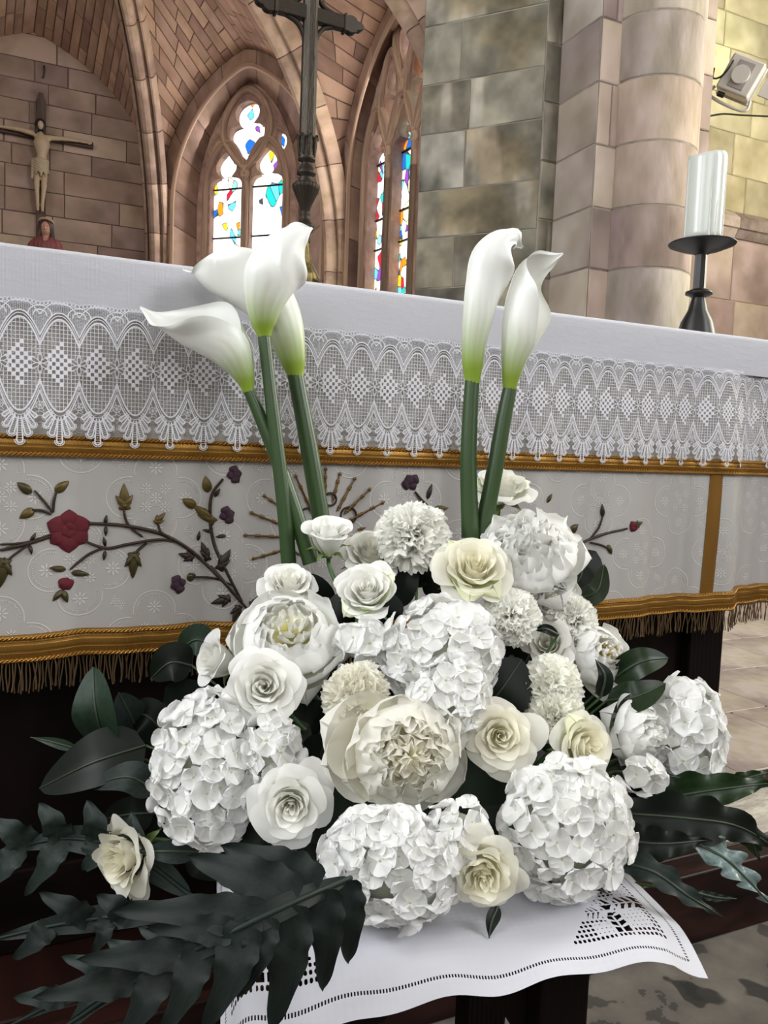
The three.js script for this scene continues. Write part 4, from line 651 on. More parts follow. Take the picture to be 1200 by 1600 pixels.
// ---------------------------------------------------------------- crucifix on the east wall
{
  const WF = basis(eU, V(0, 1, 0), eN, cAB), WFi = WF.clone().invert();
  const WP = (px, py, z = 0.05) => onPlane(px, py, cAB.clone().addScaledVector(eN, z), eN).applyMatrix4(WFi);
  const o = thing('wall_crucifix', 'large painted wooden crucifix on the pale stone wall', 'crucifix'); o.position.copy(cAB); o.rotation.y = TH;
  const top = WP(65, 145), ctr = WP(64, 212), bot = WP(62, 372), le = WP(-6, 203), ri = WP(146, 230);
  const s = WP(64, 180).y - WP(64, 181).y, cx = ctr.x, wood = new THREE.MeshStandardMaterial({ color: new THREE.Color().setRGB(0.075, 0.04, 0.022), roughness: 0.6, map: darkWood.map });
  const yc = ctr.y, za = 0.03;
  const beam = new THREE.Shape(); const w = 6.5 * s; beam.moveTo(cx - w, bot.y - 10 * s); beam.lineTo(cx + w, bot.y - 10 * s); beam.lineTo(cx + w, top.y - 12 * s); beam.lineTo(cx + w * 0.5, top.y - 9 * s); beam.lineTo(cx + w * 0.4, top.y); beam.lineTo(cx - w * 0.4, top.y); beam.lineTo(cx - w * 0.5, top.y - 9 * s); beam.lineTo(cx - w, top.y - 12 * s); beam.closePath();
  const bg = new THREE.ExtrudeGeometry(beam, { depth: 0.035, bevelEnabled: true, bevelSize: 0.003, bevelThickness: 0.003, bevelSegments: 1 }); bg.translate(0, 0, za - 0.02); part('upright', bg, wood, o);
  part('crossbeam', box(ri.x - le.x, 10 * s, 0.03, (le.x + ri.x) / 2, yc, za + 0.002), wood, o);
  // carved figure, arms stretched along the beam
  const Y = py => WP(62, py).y, z0 = za + 0.045, hx = cx - 0 * s;
  const J = { head: [hx - 1 * s, Y(200), z0 + 0.035], neck: [hx, Y(212), z0 + 0.012], chest: [hx + 1 * s, Y(226), z0 + 0.008], belly: [hx + 1 * s, Y(246), z0], hip: [hx, Y(258), z0] };
  const body = (x, y, z) => {
    let d = cap(x, y, z, J.neck, J.chest, 4 * s, 9 * s);
    d = smin(d, ell(x, y, z, [J.chest[0], J.chest[1], J.chest[2]], [11.5 * s, 13 * s, 7.5 * s]), 5 * s);
    d = smin(d, cap(x, y, z, J.chest, J.belly, 9 * s, 7.5 * s), 5 * s); d = smin(d, ell(x, y, z, J.hip, [10 * s, 9 * s, 7 * s]), 6 * s);
    d = smin(d, ell(x, y, z, J.head, [6 * s, 8 * s, 7 * s]), 2 * s);
    for (const k of [-1, 1]) {
      const sh = [hx + k * 10 * s, Y(214 + k * 1.5), z0 + 0.006], el = [hx + k * 36 * s, Y(212) - 0 + (k < 0 ? 2 * s : 0), z0 + 0.004], wr = [hx + k * 62 * s, yc + 1 * s, z0 - 0.004], hd = [hx + k * 70 * s, yc + 1 * s, z0 - 0.006];
      d = smin(d, cap(x, y, z, sh, el, 4.4 * s, 3.2 * s), 4 * s); d = smin(d, cap(x, y, z, el, wr, 3.3 * s, 2.1 * s), 2 * s); d = smin(d, cap(x, y, z, wr, hd, 2.4 * s, 2.2 * s), 1.5 * s);
      for (let f = -2; f <= 2; f++) d = min(d, cap(x, y, z, hd, [hd[0] + k * (f == -2 ? 4 : 7) * s, hd[1] + f * 1.5 * s, hd[2]], 1.0 * s, 0.8 * s));
      const hp = [hx + k * 5 * s, Y(262), z0], kn = [hx + k * 5.5 * s - 1 * s, Y(292), z0 + 0.02], an = [hx + k * 3.5 * s - 1.5 * s, Y(322), z0 + 0.006], to = [hx + k * 3.5 * s - 1.5 * s, Y(331), z0 + 0.025];
      d = smin(d, cap(x, y, z, hp, kn, 5.6 * s, 4 * s), 3 * s); d = smin(d, cap(x, y, z, kn, an, 4 * s, 2.4 * s), 2 * s); d = smin(d, cap(x, y, z, an, to, 2.5 * s, 2.2 * s), 1.5 * s);
    }
    return d;
  };
  const flesh = new THREE.MeshStandardMaterial({ color: new THREE.Color().setRGB(0.42, 0.3, 0.19), roughness: 0.5 });
  // split in two grids so that the arms stay fine: whole figure
  const fig = part('carved_figure', sdfGeo(body, V(cx, Y(262), z0), 82 * s, 110), flesh, o, 'pale carved figure with outstretched arms');
  const hairM = new THREE.MeshStandardMaterial({ color: new THREE.Color().setRGB(0.012, 0.008, 0.007), roughness: 0.6 });
  part('hair', sdfGeo((x, y, z) => { let d = ell(x, y, z, [J.head[0], J.head[1] + 1 * s, J.head[2] - 2 * s], [8.6 * s, 10 * s, 8.5 * s]); d = max(d, -ell(x, y, z, [J.head[0] + 0.5 * s, J.head[1] - 1.5 * s, J.head[2] + 7 * s], [4.2 * s, 6.5 * s, 7 * s])); d = smin(d, cap(x, y, z, [J.head[0] - 5 * s, J.head[1] - 4 * s, J.head[2]], [J.head[0] - 7 * s, J.head[1] - 13 * s, J.head[2]], 3 * s, 1.5 * s), 2 * s); return smin(d, cap(x, y, z, [J.head[0] + 5 * s, J.head[1] - 4 * s, J.head[2]], [J.head[0] + 6 * s, J.head[1] - 12 * s, J.head[2]], 3 * s, 1.5 * s), 2 * s); }, V(...J.head), 18 * s, 40), hairM, fig);
  const clothM = new THREE.MeshStandardMaterial({ color: new THREE.Color().setRGB(0.4, 0.31, 0.2), roughness: 0.7 });
  part('loincloth', sdfGeo((x, y, z) => { let d = cap(x, y, z, [J.hip[0], Y(256), z0], [J.hip[0], Y(272), z0 + 0.006], 12 * s, 11.5 * s); d += 0.7 * s * sin((y + x * 0.5) * 900 * 0.4) ; d = max(d, y - Y(251)); d = max(d, Y(276) + 4 * s * sin(x * 200) - y); d = smin(d, cap(x, y, z, [hx - 11 * s, Y(254), z0], [hx - 13 * s, Y(282), z0 + 0.01], 3.5 * s, 2 * s), 3 * s); return d; }, V(cx, Y(265), z0), 26 * s, 44), clothM, fig);
  // iron hook above
  const h = thing('wall_hook', 'small iron hook in the stone above the crucifix', 'hook'); h.position.copy(cAB); h.rotation.y = TH;
  const p = WP(69, 103, 0.03), q = WP(67, 122, 0.02); part('hook_rod', taper([V(p.x, p.y, 0.0), V(p.x, p.y, 0.03), V(p.x, (p.y + q.y) / 2, 0.028), V(q.x, q.y, 0.02), V(q.x - 0.008, q.y, 0.03)], [0.006, 0.006, 0.005, 0.003], 20, 6), blackIron, h);
}
// ---------------------------------------------------------------- statue of a veiled woman, head above the altar
{
  const c = at(72, 358, 5.0), s = 5.0 / F, o = thing('statue', 'small painted statue of a long-haired figure in a red robe behind the altar', 'statue');
  o.position.set(c.x, 0, c.z); o.rotation.y = 0.25; const Y = py => c.y + (358 - py) * s;
  const skin = new THREE.MeshStandardMaterial({ color: new THREE.Color().setRGB(0.4, 0.2, 0.14), roughness: 0.5 }), robe = new THREE.MeshStandardMaterial({ color: new THREE.Color().setRGB(0.17, 0.035, 0.03), roughness: 0.6 }), hair = new THREE.MeshStandardMaterial({ color: new THREE.Color().setRGB(0.05, 0.02, 0.015), roughness: 0.6 }), gild = new THREE.MeshStandardMaterial({ color: new THREE.Color().setRGB(0.4, 0.24, 0.15), roughness: 0.5 });
  const hy = Y(356);
  const head = (x, y, z) => { let d = ell(x, y, z, [0, hy, 0], [8 * s, 11.5 * s, 10 * s]); d = smin(d, ell(x, y, z, [0, hy - 7 * s, 3 * s], [5 * s, 5 * s, 6 * s]), 3 * s); d = smin(d, cap(x, y, z, [0, hy + 1 * s, 9 * s], [0, hy - 3.5 * s, 11.5 * s], 0.8 * s, 1.6 * s), 1.5 * s); for (const k of [-1, 1]) { d = max(d, -ell(x, y, z, [k * 3.3 * s, hy + 1 * s, 10 * s], [2 * s, 1.2 * s, 2 * s])); d = min(d, ell(x, y, z, [k * 3.3 * s, hy + 0.8 * s, 8.2 * s], [1.6 * s, 1 * s, 1.4 * s])); } d = smin(d, ell(x, y, z, [0, hy - 6.5 * s, 8.6 * s], [2.4 * s, 0.9 * s, 1.4 * s]), 0.6 * s); d = smin(d, cap(x, y, z, [0, hy - 8 * s, 0], [0, hy - 20 * s, -1 * s], 5 * s, 6.5 * s), 3 * s); return d; };
  part('head', sdfGeo(head, V(0, hy - 5 * s, 0), 22 * s, 56), skin, o);
  part('hair', sdfGeo((x, y, z) => { let d = ell(x, y, z, [0, hy + 2.5 * s, -1.5 * s], [10 * s, 12.5 * s, 11.5 * s]); for (const k of [-1, 1]) d = smin(d, cap(x, y, z, [k * 8.5 * s, hy + 2 * s, -1 * s], [k * 11 * s, hy - 22 * s, 1 * s], 3.6 * s, 4.5 * s), 4 * s); d = max(d, -ell(x, y, z, [0, hy - 3 * s, 10 * s], [7 * s, 11.5 * s, 9.5 * s])); return d; }, V(0, hy - 6 * s, 0), 28 * s, 52), hair, o);
  part('headband', sdfGeo((x, y, z) => abs(Math.hypot(x / 1, z / 1.12) - 10.6 * s) + abs(y - hy - 8.5 * s - z * 0.25) * 0.8 - 1.6 * s, V(0, hy + 8 * s, 0), 16 * s, 40), gild, o);
  part('robe', sdfGeo((x, y, z) => { let d = cap(x, y, z, [-15 * s, hy - 27 * s, 0], [15 * s, hy - 27 * s, 0], 8 * s, 8 * s); d = smin(d, cap(x, y, z, [0, hy - 30 * s, 0], [0, hy - 75 * s, 0], 17 * s, 20 * s), 10 * s); for (const k of [-1, 1]) d = smin(d, cap(x, y, z, [k * 20 * s, hy - 30 * s, 0], [k * 22 * s, hy - 60 * s, 5 * s], 7 * s, 6 * s), 4 * s); d += 0.5 * s * sin(Math.atan2(x, z) * 16); d = max(d, -ell(x, y, z, [0, hy - 17 * s, 9 * s], [6 * s, 10 * s, 8 * s])); return d; }, V(0, hy - 52 * s, 0), 50 * s, 60), robe, o);
  part('pedestal', lathe([[0, 0], [0.16, 0], [0.16, 0.06], [0.11, 0.1], [0.1, Y(450)], [0.13, Y(445)], [0.13, Y(440)], [0, Y(440)]], 24), ribMats[1], o);
}
// ---------------------------------------------------------------- floodlight and cable on the aisle wall
{
  const c = at(1158, 122, 4.05), s = 4.05 / F, o = thing('floodlight', 'white metal floodlight with a round boss on a wall bracket above the aisle', 'floodlight'); o.position.copy(c); o.rotation.set(0.1, -0.45, -0.5, 'YXZ'); o.scale.setScalar(1.15);
  const wm = new THREE.MeshStandardMaterial({ color: new THREE.Color().setRGB(0.5, 0.47, 0.45), roughness: 0.45 }), gm = wm.clone(); gm.color.setRGB(0.27, 0.24, 0.24);
  part('housing', box(46 * s, 46 * s, 26 * s, 0, 0, 0, 3 * s), wm, o); part('rear_face', box(48 * s, 50 * s, 5 * s, 0, 0, -15 * s, 2 * s), wm, o);
  part('recess_plate', box(22 * s, 34 * s, 2 * s, 1 * s, 0, 13 * s, 0.5 * s), gm, o);
  { const g = new THREE.CylinderGeometry(11.5 * s, 12 * s, 5 * s, 28); g.rotateX(PI / 2); g.translate(0, 0, 15 * s); part('round_boss', g, wm, o); }
  part('bracket', tube([V(-26 * s, -20 * s, 0), V(-30 * s, -30 * s, 0), V(0, -36 * s, 0), V(28 * s, -32 * s, -2 * s), V(26 * s, -20 * s, -2 * s)], 2.2 * s, 24, 6), wm, o);
  { const g = new THREE.CylinderGeometry(3.5 * s, 3.5 * s, 9 * s, 12); g.rotateZ(PI / 2); g.translate(-12 * s, -28 * s, 6 * s); part('clamp_screw', g, blackIron, o); }
  part('side_flap', box(24 * s, 38 * s, 3 * s, 42 * s, 8 * s, -4 * s, 1 * s), wm, o);
  part('supply_cable', tube([V(-20 * s, 16 * s, 8 * s), V(-17 * s, 4 * s, 20 * s), V(-22 * s, -10 * s, 14 * s), V(-34 * s, -12 * s, 0), V(-42 * s, 2 * s, -12 * s)], 1.3 * s, 24, 6), blackIron, o);
  part('wall_arm', tube([V(0, 0, -15 * s), V(0, 0, -60 * s)], 5 * s, 4, 10), wm, o);
  const k = thing('wall_cable', 'thin black cable strung across the yellow wall', 'cable'); part('cable', tube([at(1085, 186, 4.2), at(1116, 180, 4.25), at(1130, 178, 4.3), at(1160, 180, 4.4), at(1230, 183, 4.6)], 0.005, 24, 6), blackIron, k);
}
// ---------------------------------------------------------------- low stool with its linen, under the flowers
const SY = 0.425, ST = 13 * PI / 180, sC = V(0.079, 0, -0.657);             // stool top height, turn, middle of its front edge
const clothHoles = canvasTex(1024, 1024, (c, w, h) => {
  c.fillStyle = '#fff'; c.fillRect(0, 0, w, h); c.fillStyle = '#000'; c.strokeStyle = '#fff'; c.lineCap = 'round';
  // canvas: x across the cloth (0.46 m), y from the front hem (bottom) back (0.40 m); 0.1 m is 223 across, 256 in depth
  const corner = (flip) => {
    c.save(); if (flip) { c.translate(w, 0); c.scale(-1, 1); }
    const X = u => w - 58 - u * 220, Y = v => h - 60 - v * 290;           // u, v from the right angle of the insert along hem and side, 0..1
    c.fillStyle = '#000';
    c.save(); c.beginPath(); c.moveTo(X(0), Y(0)); c.lineTo(X(1.0), Y(0)); c.lineTo(X(0), Y(1.0)); c.closePath(); c.clip();
    // net of small openings
    const hole = (u, v, du, dv) => { c.beginPath(); c.ellipse(X(u), Y(v), du * 220, dv * 290, 0, 0, 7); c.fill(); };
    for (let i = 0; i < 22; i++) for (let j = 0; j < 22; j++) { const u = (i + 0.5) / 22, v = (j + 0.5) / 22; if (u + v > 0.96) continue; const sq = (u > 0.08 && u < 0.3 && v > 0.08 && v < 0.3) || (u > 0.52 && u < 0.7 && v > 0.06 && v < 0.2) || (v > 0.5 && v < 0.72 && u > 0.06 && u < 0.22); hole(u, v, sq ? 0.006 : 0.015, sq ? 0.006 : 0.015); }
    // leaf sprays: dark openings with thread leaves left in them
    const spray = (u0, v0, u1, v1, up) => {
      c.fillStyle = '#000'; c.fillRect(min(X(u0), X(u1)), min(Y(v0), Y(v1)), abs(X(u1) - X(u0)), abs(Y(v1) - Y(v0))); c.fillStyle = '#fff';
      const n = 5, bx = X((u0 + u1) / 2), by = Y((v0 + v1) / 2);
      for (let k = 0; k < n; k++) for (const s of [-1, 1]) { c.save(); if (up) { c.translate(bx, lerp(Y(v0), Y(v1), (k + 0.7) / n)); c.rotate(s > 0 ? -0.5 : PI + 0.5); } else { c.translate(lerp(X(u0), X(u1), (k + 0.7) / n), by); c.rotate(PI / 2 * s + (s > 0 ? 0.5 : -0.5)); } c.beginPath(); c.ellipse(20, 0, 19, 4.2, 0, 0, 7); c.fill(); c.restore(); }
      c.lineWidth = 5; c.strokeStyle = '#fff'; c.beginPath(); if (up) { c.moveTo(bx, Y(v0)); c.lineTo(bx, Y(v1)); } else { c.moveTo(X(u0), by); c.lineTo(X(u1), by); } c.stroke(); c.fillStyle = '#000';
    };
    spray(0.34, 0.05, 0.5, 0.42, true); spray(0.04, 0.33, 0.42, 0.48, false); spray(0.4, 0.26, 0.66, 0.4, false);
    c.lineWidth = 7; c.strokeStyle = '#fff'; for (const u of [0.32, 0.5]) { c.beginPath(); c.moveTo(X(u), Y(0)); c.lineTo(X(u), Y(0.5)); c.stroke(); } for (const v of [0.31, 0.5]) { c.beginPath(); c.moveTo(X(0), Y(v)); c.lineTo(X(0.5), Y(v)); c.stroke(); }
    c.restore(); c.restore();
  };
  corner(false); corner(true);
  c.fillStyle = '#000'; for (let x = 26; x < w - 26; x += 6) c.fillRect(x, h - 33, 3, 6); for (let y = 20; y < h - 30; y += 6) { c.fillRect(26, y, 6, 3); c.fillRect(w - 32, y, 6, 3); }
}, false);
const onStool = o => { o.position.copy(sC); o.rotation.y = ST; return o; };
{
  const st = onStool(thing('low_stool', 'dark wooden stool with an arched apron, hidden under white linen', 'stool'));
  const w = 0.34, d = 0.3;
  part('seat', box(w, 0.028, d, 0, SY - 0.014, -d / 2 - 0.004), darkWood, st);
  for (const [x, z] of [[-1, 0], [1, 0], [-1, 1], [1, 1]]) part('leg', box(0.05, SY - 0.03, 0.045, x * (w / 2 - 0.055), (SY - 0.03) / 2, -0.04 - z * (d - 0.11)), darkWood, st);
  for (const z of [-0.06, -0.06 - (d - 0.11)]) { const sh = new THREE.Shape(); const a = w / 2 - 0.075, y1 = SY - 0.03, y0 = SY - 0.16; sh.moveTo(-a, y1); sh.lineTo(a, y1); sh.lineTo(a, y0); sh.bezierCurveTo(a * 0.8, y0 + 0.02, a * 0.75, y0 + 0.05, a * 0.55, y0 + 0.05); sh.bezierCurveTo(a * 0.3, y0 + 0.09, -a * 0.3, y0 + 0.09, -a * 0.55, y0 + 0.05); sh.bezierCurveTo(-a * 0.75, y0 + 0.05, -a * 0.8, y0 + 0.02, -a, y0); sh.closePath(); const g = new THREE.ExtrudeGeometry(sh, { depth: 0.02, bevelEnabled: false }); g.translate(0, 0, z - 0.01); part('apron', g, darkWood, st); }
  const cl = onStool(thing('stool_linen', 'white linen with openwork corners spread over the stool', 'cloth'));
  const cm = linen.clone(); cm.alphaMap = clothHoles; cm.alphaTest = 0.5;
  const CW = 0.45, OV = 0.05, DEEP = 0.4;
  part('linen_sheet', grid(90, 80, (u, v) => {
    const x = -0.01 + (u - 0.5) * CW, l = v * DEEP, q = max(0, OV - l), ex = max(0, -x - w / 2 - 0.004);       // q: how far past the front edge
    let y = SY + 0.003, z = OV - l, xx = x;
    y -= 0.35 * pow(max(0, x - w / 2 - 0.01), 1.0) + q * q * lerp(6, 16, smooth(0.06, -0.16, x)) + 0.004 * sin(x * 33 + 0.6) * smooth(0, OV, q) + 0.003 * sin(x * 71) * smooth(0, OV, q);
    z -= 0.004 * smooth(0.02, OV, q) * smooth(0.06, -0.16, x);
    if (ex > 0) { const a = min(ex / 0.02, 1.35); xx = -(w / 2 + 0.004 + sin(a) * 0.02 + max(0, ex - 0.027) * 0.3); y -= (1 - cos(a)) * 0.02 + max(0, ex - 0.027) * 0.9; }
    return V(xx, y + 0.0014 * fbm(x * 14, l * 14, 2), z);
  }, { uv: (u, v) => [u, v], flip: false }), cm, cl);
}
// ---------------------------------------------------------------- flower building blocks
const petalMat = (c, rough = 0.6, tr = 0.36) => new THREE.MeshPhysicalMaterial({ color: new THREE.Color().setRGB(...c), roughness: rough, vertexColors: true, transmission: tr, thickness: 0, side: THREE.DoubleSide });
const WHITE = petalMat([0.95, 0.95, 0.93]), CREAM = petalMat([0.95, 0.935, 0.87], 0.6, 0.46), HYD = petalMat([0.92, 0.92, 0.93]);
const green = (r, g, b, rough = 0.5) => new THREE.MeshStandardMaterial({ color: new THREE.Color().setRGB(r, g, b), roughness: rough, side: THREE.DoubleSide });
const SEPAL = green(0.11, 0.17, 0.05), STEM = green(0.035, 0.085, 0.02, 0.4), DARKLEAF = green(0.006, 0.012, 0.007, 0.4);
// leaf-like petal: base at the origin, grows along +y, its inner side faces +z
function spoon(len, wid, o = {}) {
  const { cup = 0.25, ruffle = 0, freq = 4, notch = 0, curl = 0, point = 0, nu = 8, nv = 8, base = 0.25, ph = 0, tint = null, teeth = 0, fan = 0 } = o;
  return grid(nu, nv, (u, v) => {
    v = lerp(v, sin(v * PI / 2), 0.85); const t = u * 2 - 1, sh = base + (1 - base) * pow(sin(min(v * 1.5, 1) * PI / 2), 1.15), rnd2 = v > 0.5 ? pow(max(0, 1 - pow((v - 0.5) / 0.5, 2.1)), 0.5 + point * 0.4) : 1;
    const w = fan ? wid * (base + (1 - base) * pow(v, 1.3)) * 0.5 : wid * sh * max(rnd2, 0.03) * 0.5; if (fan) v -= 0.12 * v * v * t * t; let y = len * v, x = t * w;
    y -= len * notch * smooth(0.7, 1, v) * (1 - abs(t)) * 0.5; y -= teeth * len * smooth(0.85, 1, v) * abs(sin(t * 9 + ph)); y -= len * 0.1 * v * v * t * t;
    let z = cup * wid * (t * t - 0.3) * sh + cup * len * 0.9 * (v * v - v * 0.9) - curl * len * smooth(0.55, 1, v) * smooth(0.55, 1, v);
    z += ruffle * len * smooth(0.25, 1, v) * sin(t * freq + ph) * (0.4 + 0.6 * abs(t)) + ruffle * len * 0.5 * smooth(0.5, 1, v) * sin(t * freq * 2.3 + ph * 2);
    return V(x, y, z);
  }, { color: tint || (() => [1, 1, 1]) });
}
const dyeRose = (t, k) => (u, v) => { const g = smooth(0.45, 0.0, v), c = k * (1 - t * 0.75); return [1 - 0.06 * g, 1 - 0.01 * g - 0.012 * c, 1 - 0.26 * g - 0.1 * c]; };
function facing(px, py, depth, fx, fy, roll = 0) {           // where a flower head sits and which way it looks (fx right, fy up, as seen)
  const f = RIGHT.clone().multiplyScalar(fx).addScaledVector(UP, fy).addScaledVector(FWD, -sqrt(max(0.02, 1 - min(0.98, fx * fx + fy * fy)))).normalize();
  const q = new THREE.Quaternion().setFromUnitVectors(V(0, 1, 0), f); q.multiply(new THREE.Quaternion().setFromAxisAngle(V(0, 1, 0), roll));
  return { p: at(px, py, depth), q, f, s: depth / F };
}
const DB = (px, py) => 0.70 + (1400 - py) / 550 * 0.235 + 0.1 * pow((px - 640) / 430, 2);       // the rounded front of the arrangement
const HEART = at(660, 1330, 0.9);                                                               // where the stems meet, in the foam
function stemTo(o, f, R, len = 0.9, mat = STEM, r = 0.0028) {   // a stem running from the back of the head towards the foam
  const inv = f.q.clone().invert(), h = HEART.clone().sub(f.p).applyQuaternion(inv), b = V(0, -R * len, 0), e = h.clone().setLength(min(h.length(), R * 1.6 + 0.05));
  part('stem', taper([b, b.clone().add(V(0, -R * 0.35, 0)), e.lerp(b.clone().add(V(0, -R * 0.8, 0)), 0.35)], [r, r, r], 10, 6), mat, o);
}
function place(name, label, group, f, cat = 'flower') { const o = thing(name, label, cat, group); o.position.copy(f.p); o.quaternion.copy(f.q); return o; }

function rose(px, py, r, fx, fy, o) {
  const d = (o.depth ?? DB(px, py)), f = facing(px, py, d, fx, fy, o.roll ?? rnd() * 6), R = r * f.s, th = place(o.bud ? 'rosebud' : 'rose', o.label, 'white roses in the arrangement', f);
  const n = o.n ?? 30, open = o.open ?? 1, mat = o.mat ?? WHITE; seed = (o.seed ?? 5) * 977 + 13;
  for (let i = 0; i < n; i++) {
    const t = i / (n - 1), a0 = i * 2.39996, out = smooth(0.35, 1, t) * open;
    const ri = R * (o.bud ? lerp(0.08, 0.62, pow(t, 0.7)) : lerp(0.05, 0.78, pow(t, 0.9))), yb = -R * (o.bud ? 1.0 : 0.85), yt = R * (o.bud ? lerp(0.55, 0.4, t) : lerp(0.26, 0.0, t) + 0.04 * sin(PI * t) - 0.3 * out * smooth(0.55, 1, t)) + rr(-0.03, 0.03) * R;
    const Wd = lerp(2.6, 1.75, t) * rr(0.9, 1.08) * (o.bud ? 1.15 : 1), lip = R * (0.05 + 0.27 * out + 0.06 * smooth(0.15, 0.4, t)) * rr(0.6, 1.15), drop = R * (0.02 + 0.2 * out), pt = rr(0, 1) < 0.6 ? 1 : 0.3, ph = rnd() * 6, rag = (o.rag ?? 0.035) * R;
    const g = grid(12, 10, (u, v) => {
      const k = u * 2 - 1, vv = v * (1 - 0.24 * pow(abs(k), 2.6)), ang = a0 + k * Wd / 2 * (0.55 + 0.45 * sqrt(v)) * (v > 0.75 ? 1 - 0.1 * (v - 0.75) * 4 : 1);
      let rad = ri * (0.22 + 0.86 * sin(min(vv * 1.3, 1) * PI / 2) - 0.1 * smooth(0.45, 0.9, vv) * (1 - out)) + 0.05 * R * k * (0.4 + t); let y = lerp(yb, yt, pow(vv, 0.92));
      const q = smooth(0.62, 1, vv); rad += lip * q * q * (1 + 0.5 * pt * (1 - k * k)); y -= drop * q * q * q; rad += rag * q * sin(k * 5 + ph) * (0.3 + t); y += rag * q * sin(k * 4 + ph * 1.7);
      return V(sin(ang) * rad, y, cos(ang) * rad);
    }, { color: dyeRose(t, o.cream ?? 0.5) });
    part('petal', g, mat, th);
  }
  const guard = o.guard ?? 0; const gg = [0, 1].map(k => spoon(R * 1.25, R * 1.15, { cup: 0.3, ruffle: 0.05, curl: 0.2, nu: 10, nv: 10, ph: k * 2, tint: (u, v) => [0.95 - 0.1 * (1 - v), 0.97, 0.82 - 0.25 * (1 - v)] }));
  for (let i = 0; i < guard; i++) { const a = i / guard * 2 * PI + rnd(); const m = part('petal', gg[i % 2], mat, th); m.position.set(0, -R * 0.85, 0); const dir = V(sin(a) * 0.85, 0.75, cos(a) * 0.85).normalize(), zz = V(-sin(a), 0.6, -cos(a)); zz.addScaledVector(dir, -zz.dot(dir)).normalize(); m.quaternion.setFromRotationMatrix(basis(dir.clone().cross(zz), dir, zz)); }
  const sg = spoon(R * 0.95, R * 0.26, { cup: 0.3, curl: 0.3, point: 1.2, nu: 4, nv: 6 });
  for (let i = 0; i < 5; i++) { const a = i / 5 * 2 * PI; const m = part('sepal', sg, SEPAL, th); m.position.set(0, -R * 0.86, 0); const dir = V(sin(a), o.bud ? 0.35 : 0.12, cos(a)).normalize(), zz = V(-sin(a) * 0.2, 1, -cos(a) * 0.2); zz.addScaledVector(dir, -zz.dot(dir)).normalize(); m.quaternion.setFromRotationMatrix(basis(dir.clone().cross(zz), dir, zz)); }
  const hip = lathe([[0, -R * 1.12], [R * 0.14, -R * 1.08], [R * 0.2, -R * 0.95], [R * 0.16, -R * 0.82], [0, -R * 0.8]], 14); part('calyx', hip, SEPAL, th);
  stemTo(th, f, R, 1.08); return th;
}
// petals thrown out round an axis: list of rings {n, tilt (deg from axis), len, geo list}
function thrown(o, rings, mat, y0, jitter = 0.12, name = 'petal') {
  for (const g of rings) for (let i = 0; i < g.n; i++) {
    const a = (i + (g.off ?? 0)) / g.n * 2 * PI + rr(-1, 1) * jitter * 2, ti = (g.tilt + rr(-1, 1) * (g.dt ?? 5)) * PI / 180, dir = V(sin(a) * sin(ti), cos(ti), cos(a) * sin(ti)), zz = V(-sin(a) + rr(-1, 1) * jitter, 1.2 * sin(ti) + 0.2, -cos(a) + rr(-1, 1) * jitter);
    zz.addScaledVector(dir, -zz.dot(dir)).normalize(); if (g.twist) zz.applyAxisAngle(dir, rr(-1, 1) * g.twist);
    const m = part(name, pick(g.geo), mat, o); m.position.set(sin(a) * (g.r ?? 0), y0 + (g.y ?? 0), cos(a) * (g.r ?? 0)); m.quaternion.setFromRotationMatrix(basis(dir.clone().cross(zz), dir, zz)); m.scale.setScalar(rr(0.88, 1.1));
  }
}
const peonyDye = (y) => (u, v) => { const g = smooth(0.65, 0.05, v) * y; return [1, 1 - 0.06 * g, 1 - 0.62 * g]; };
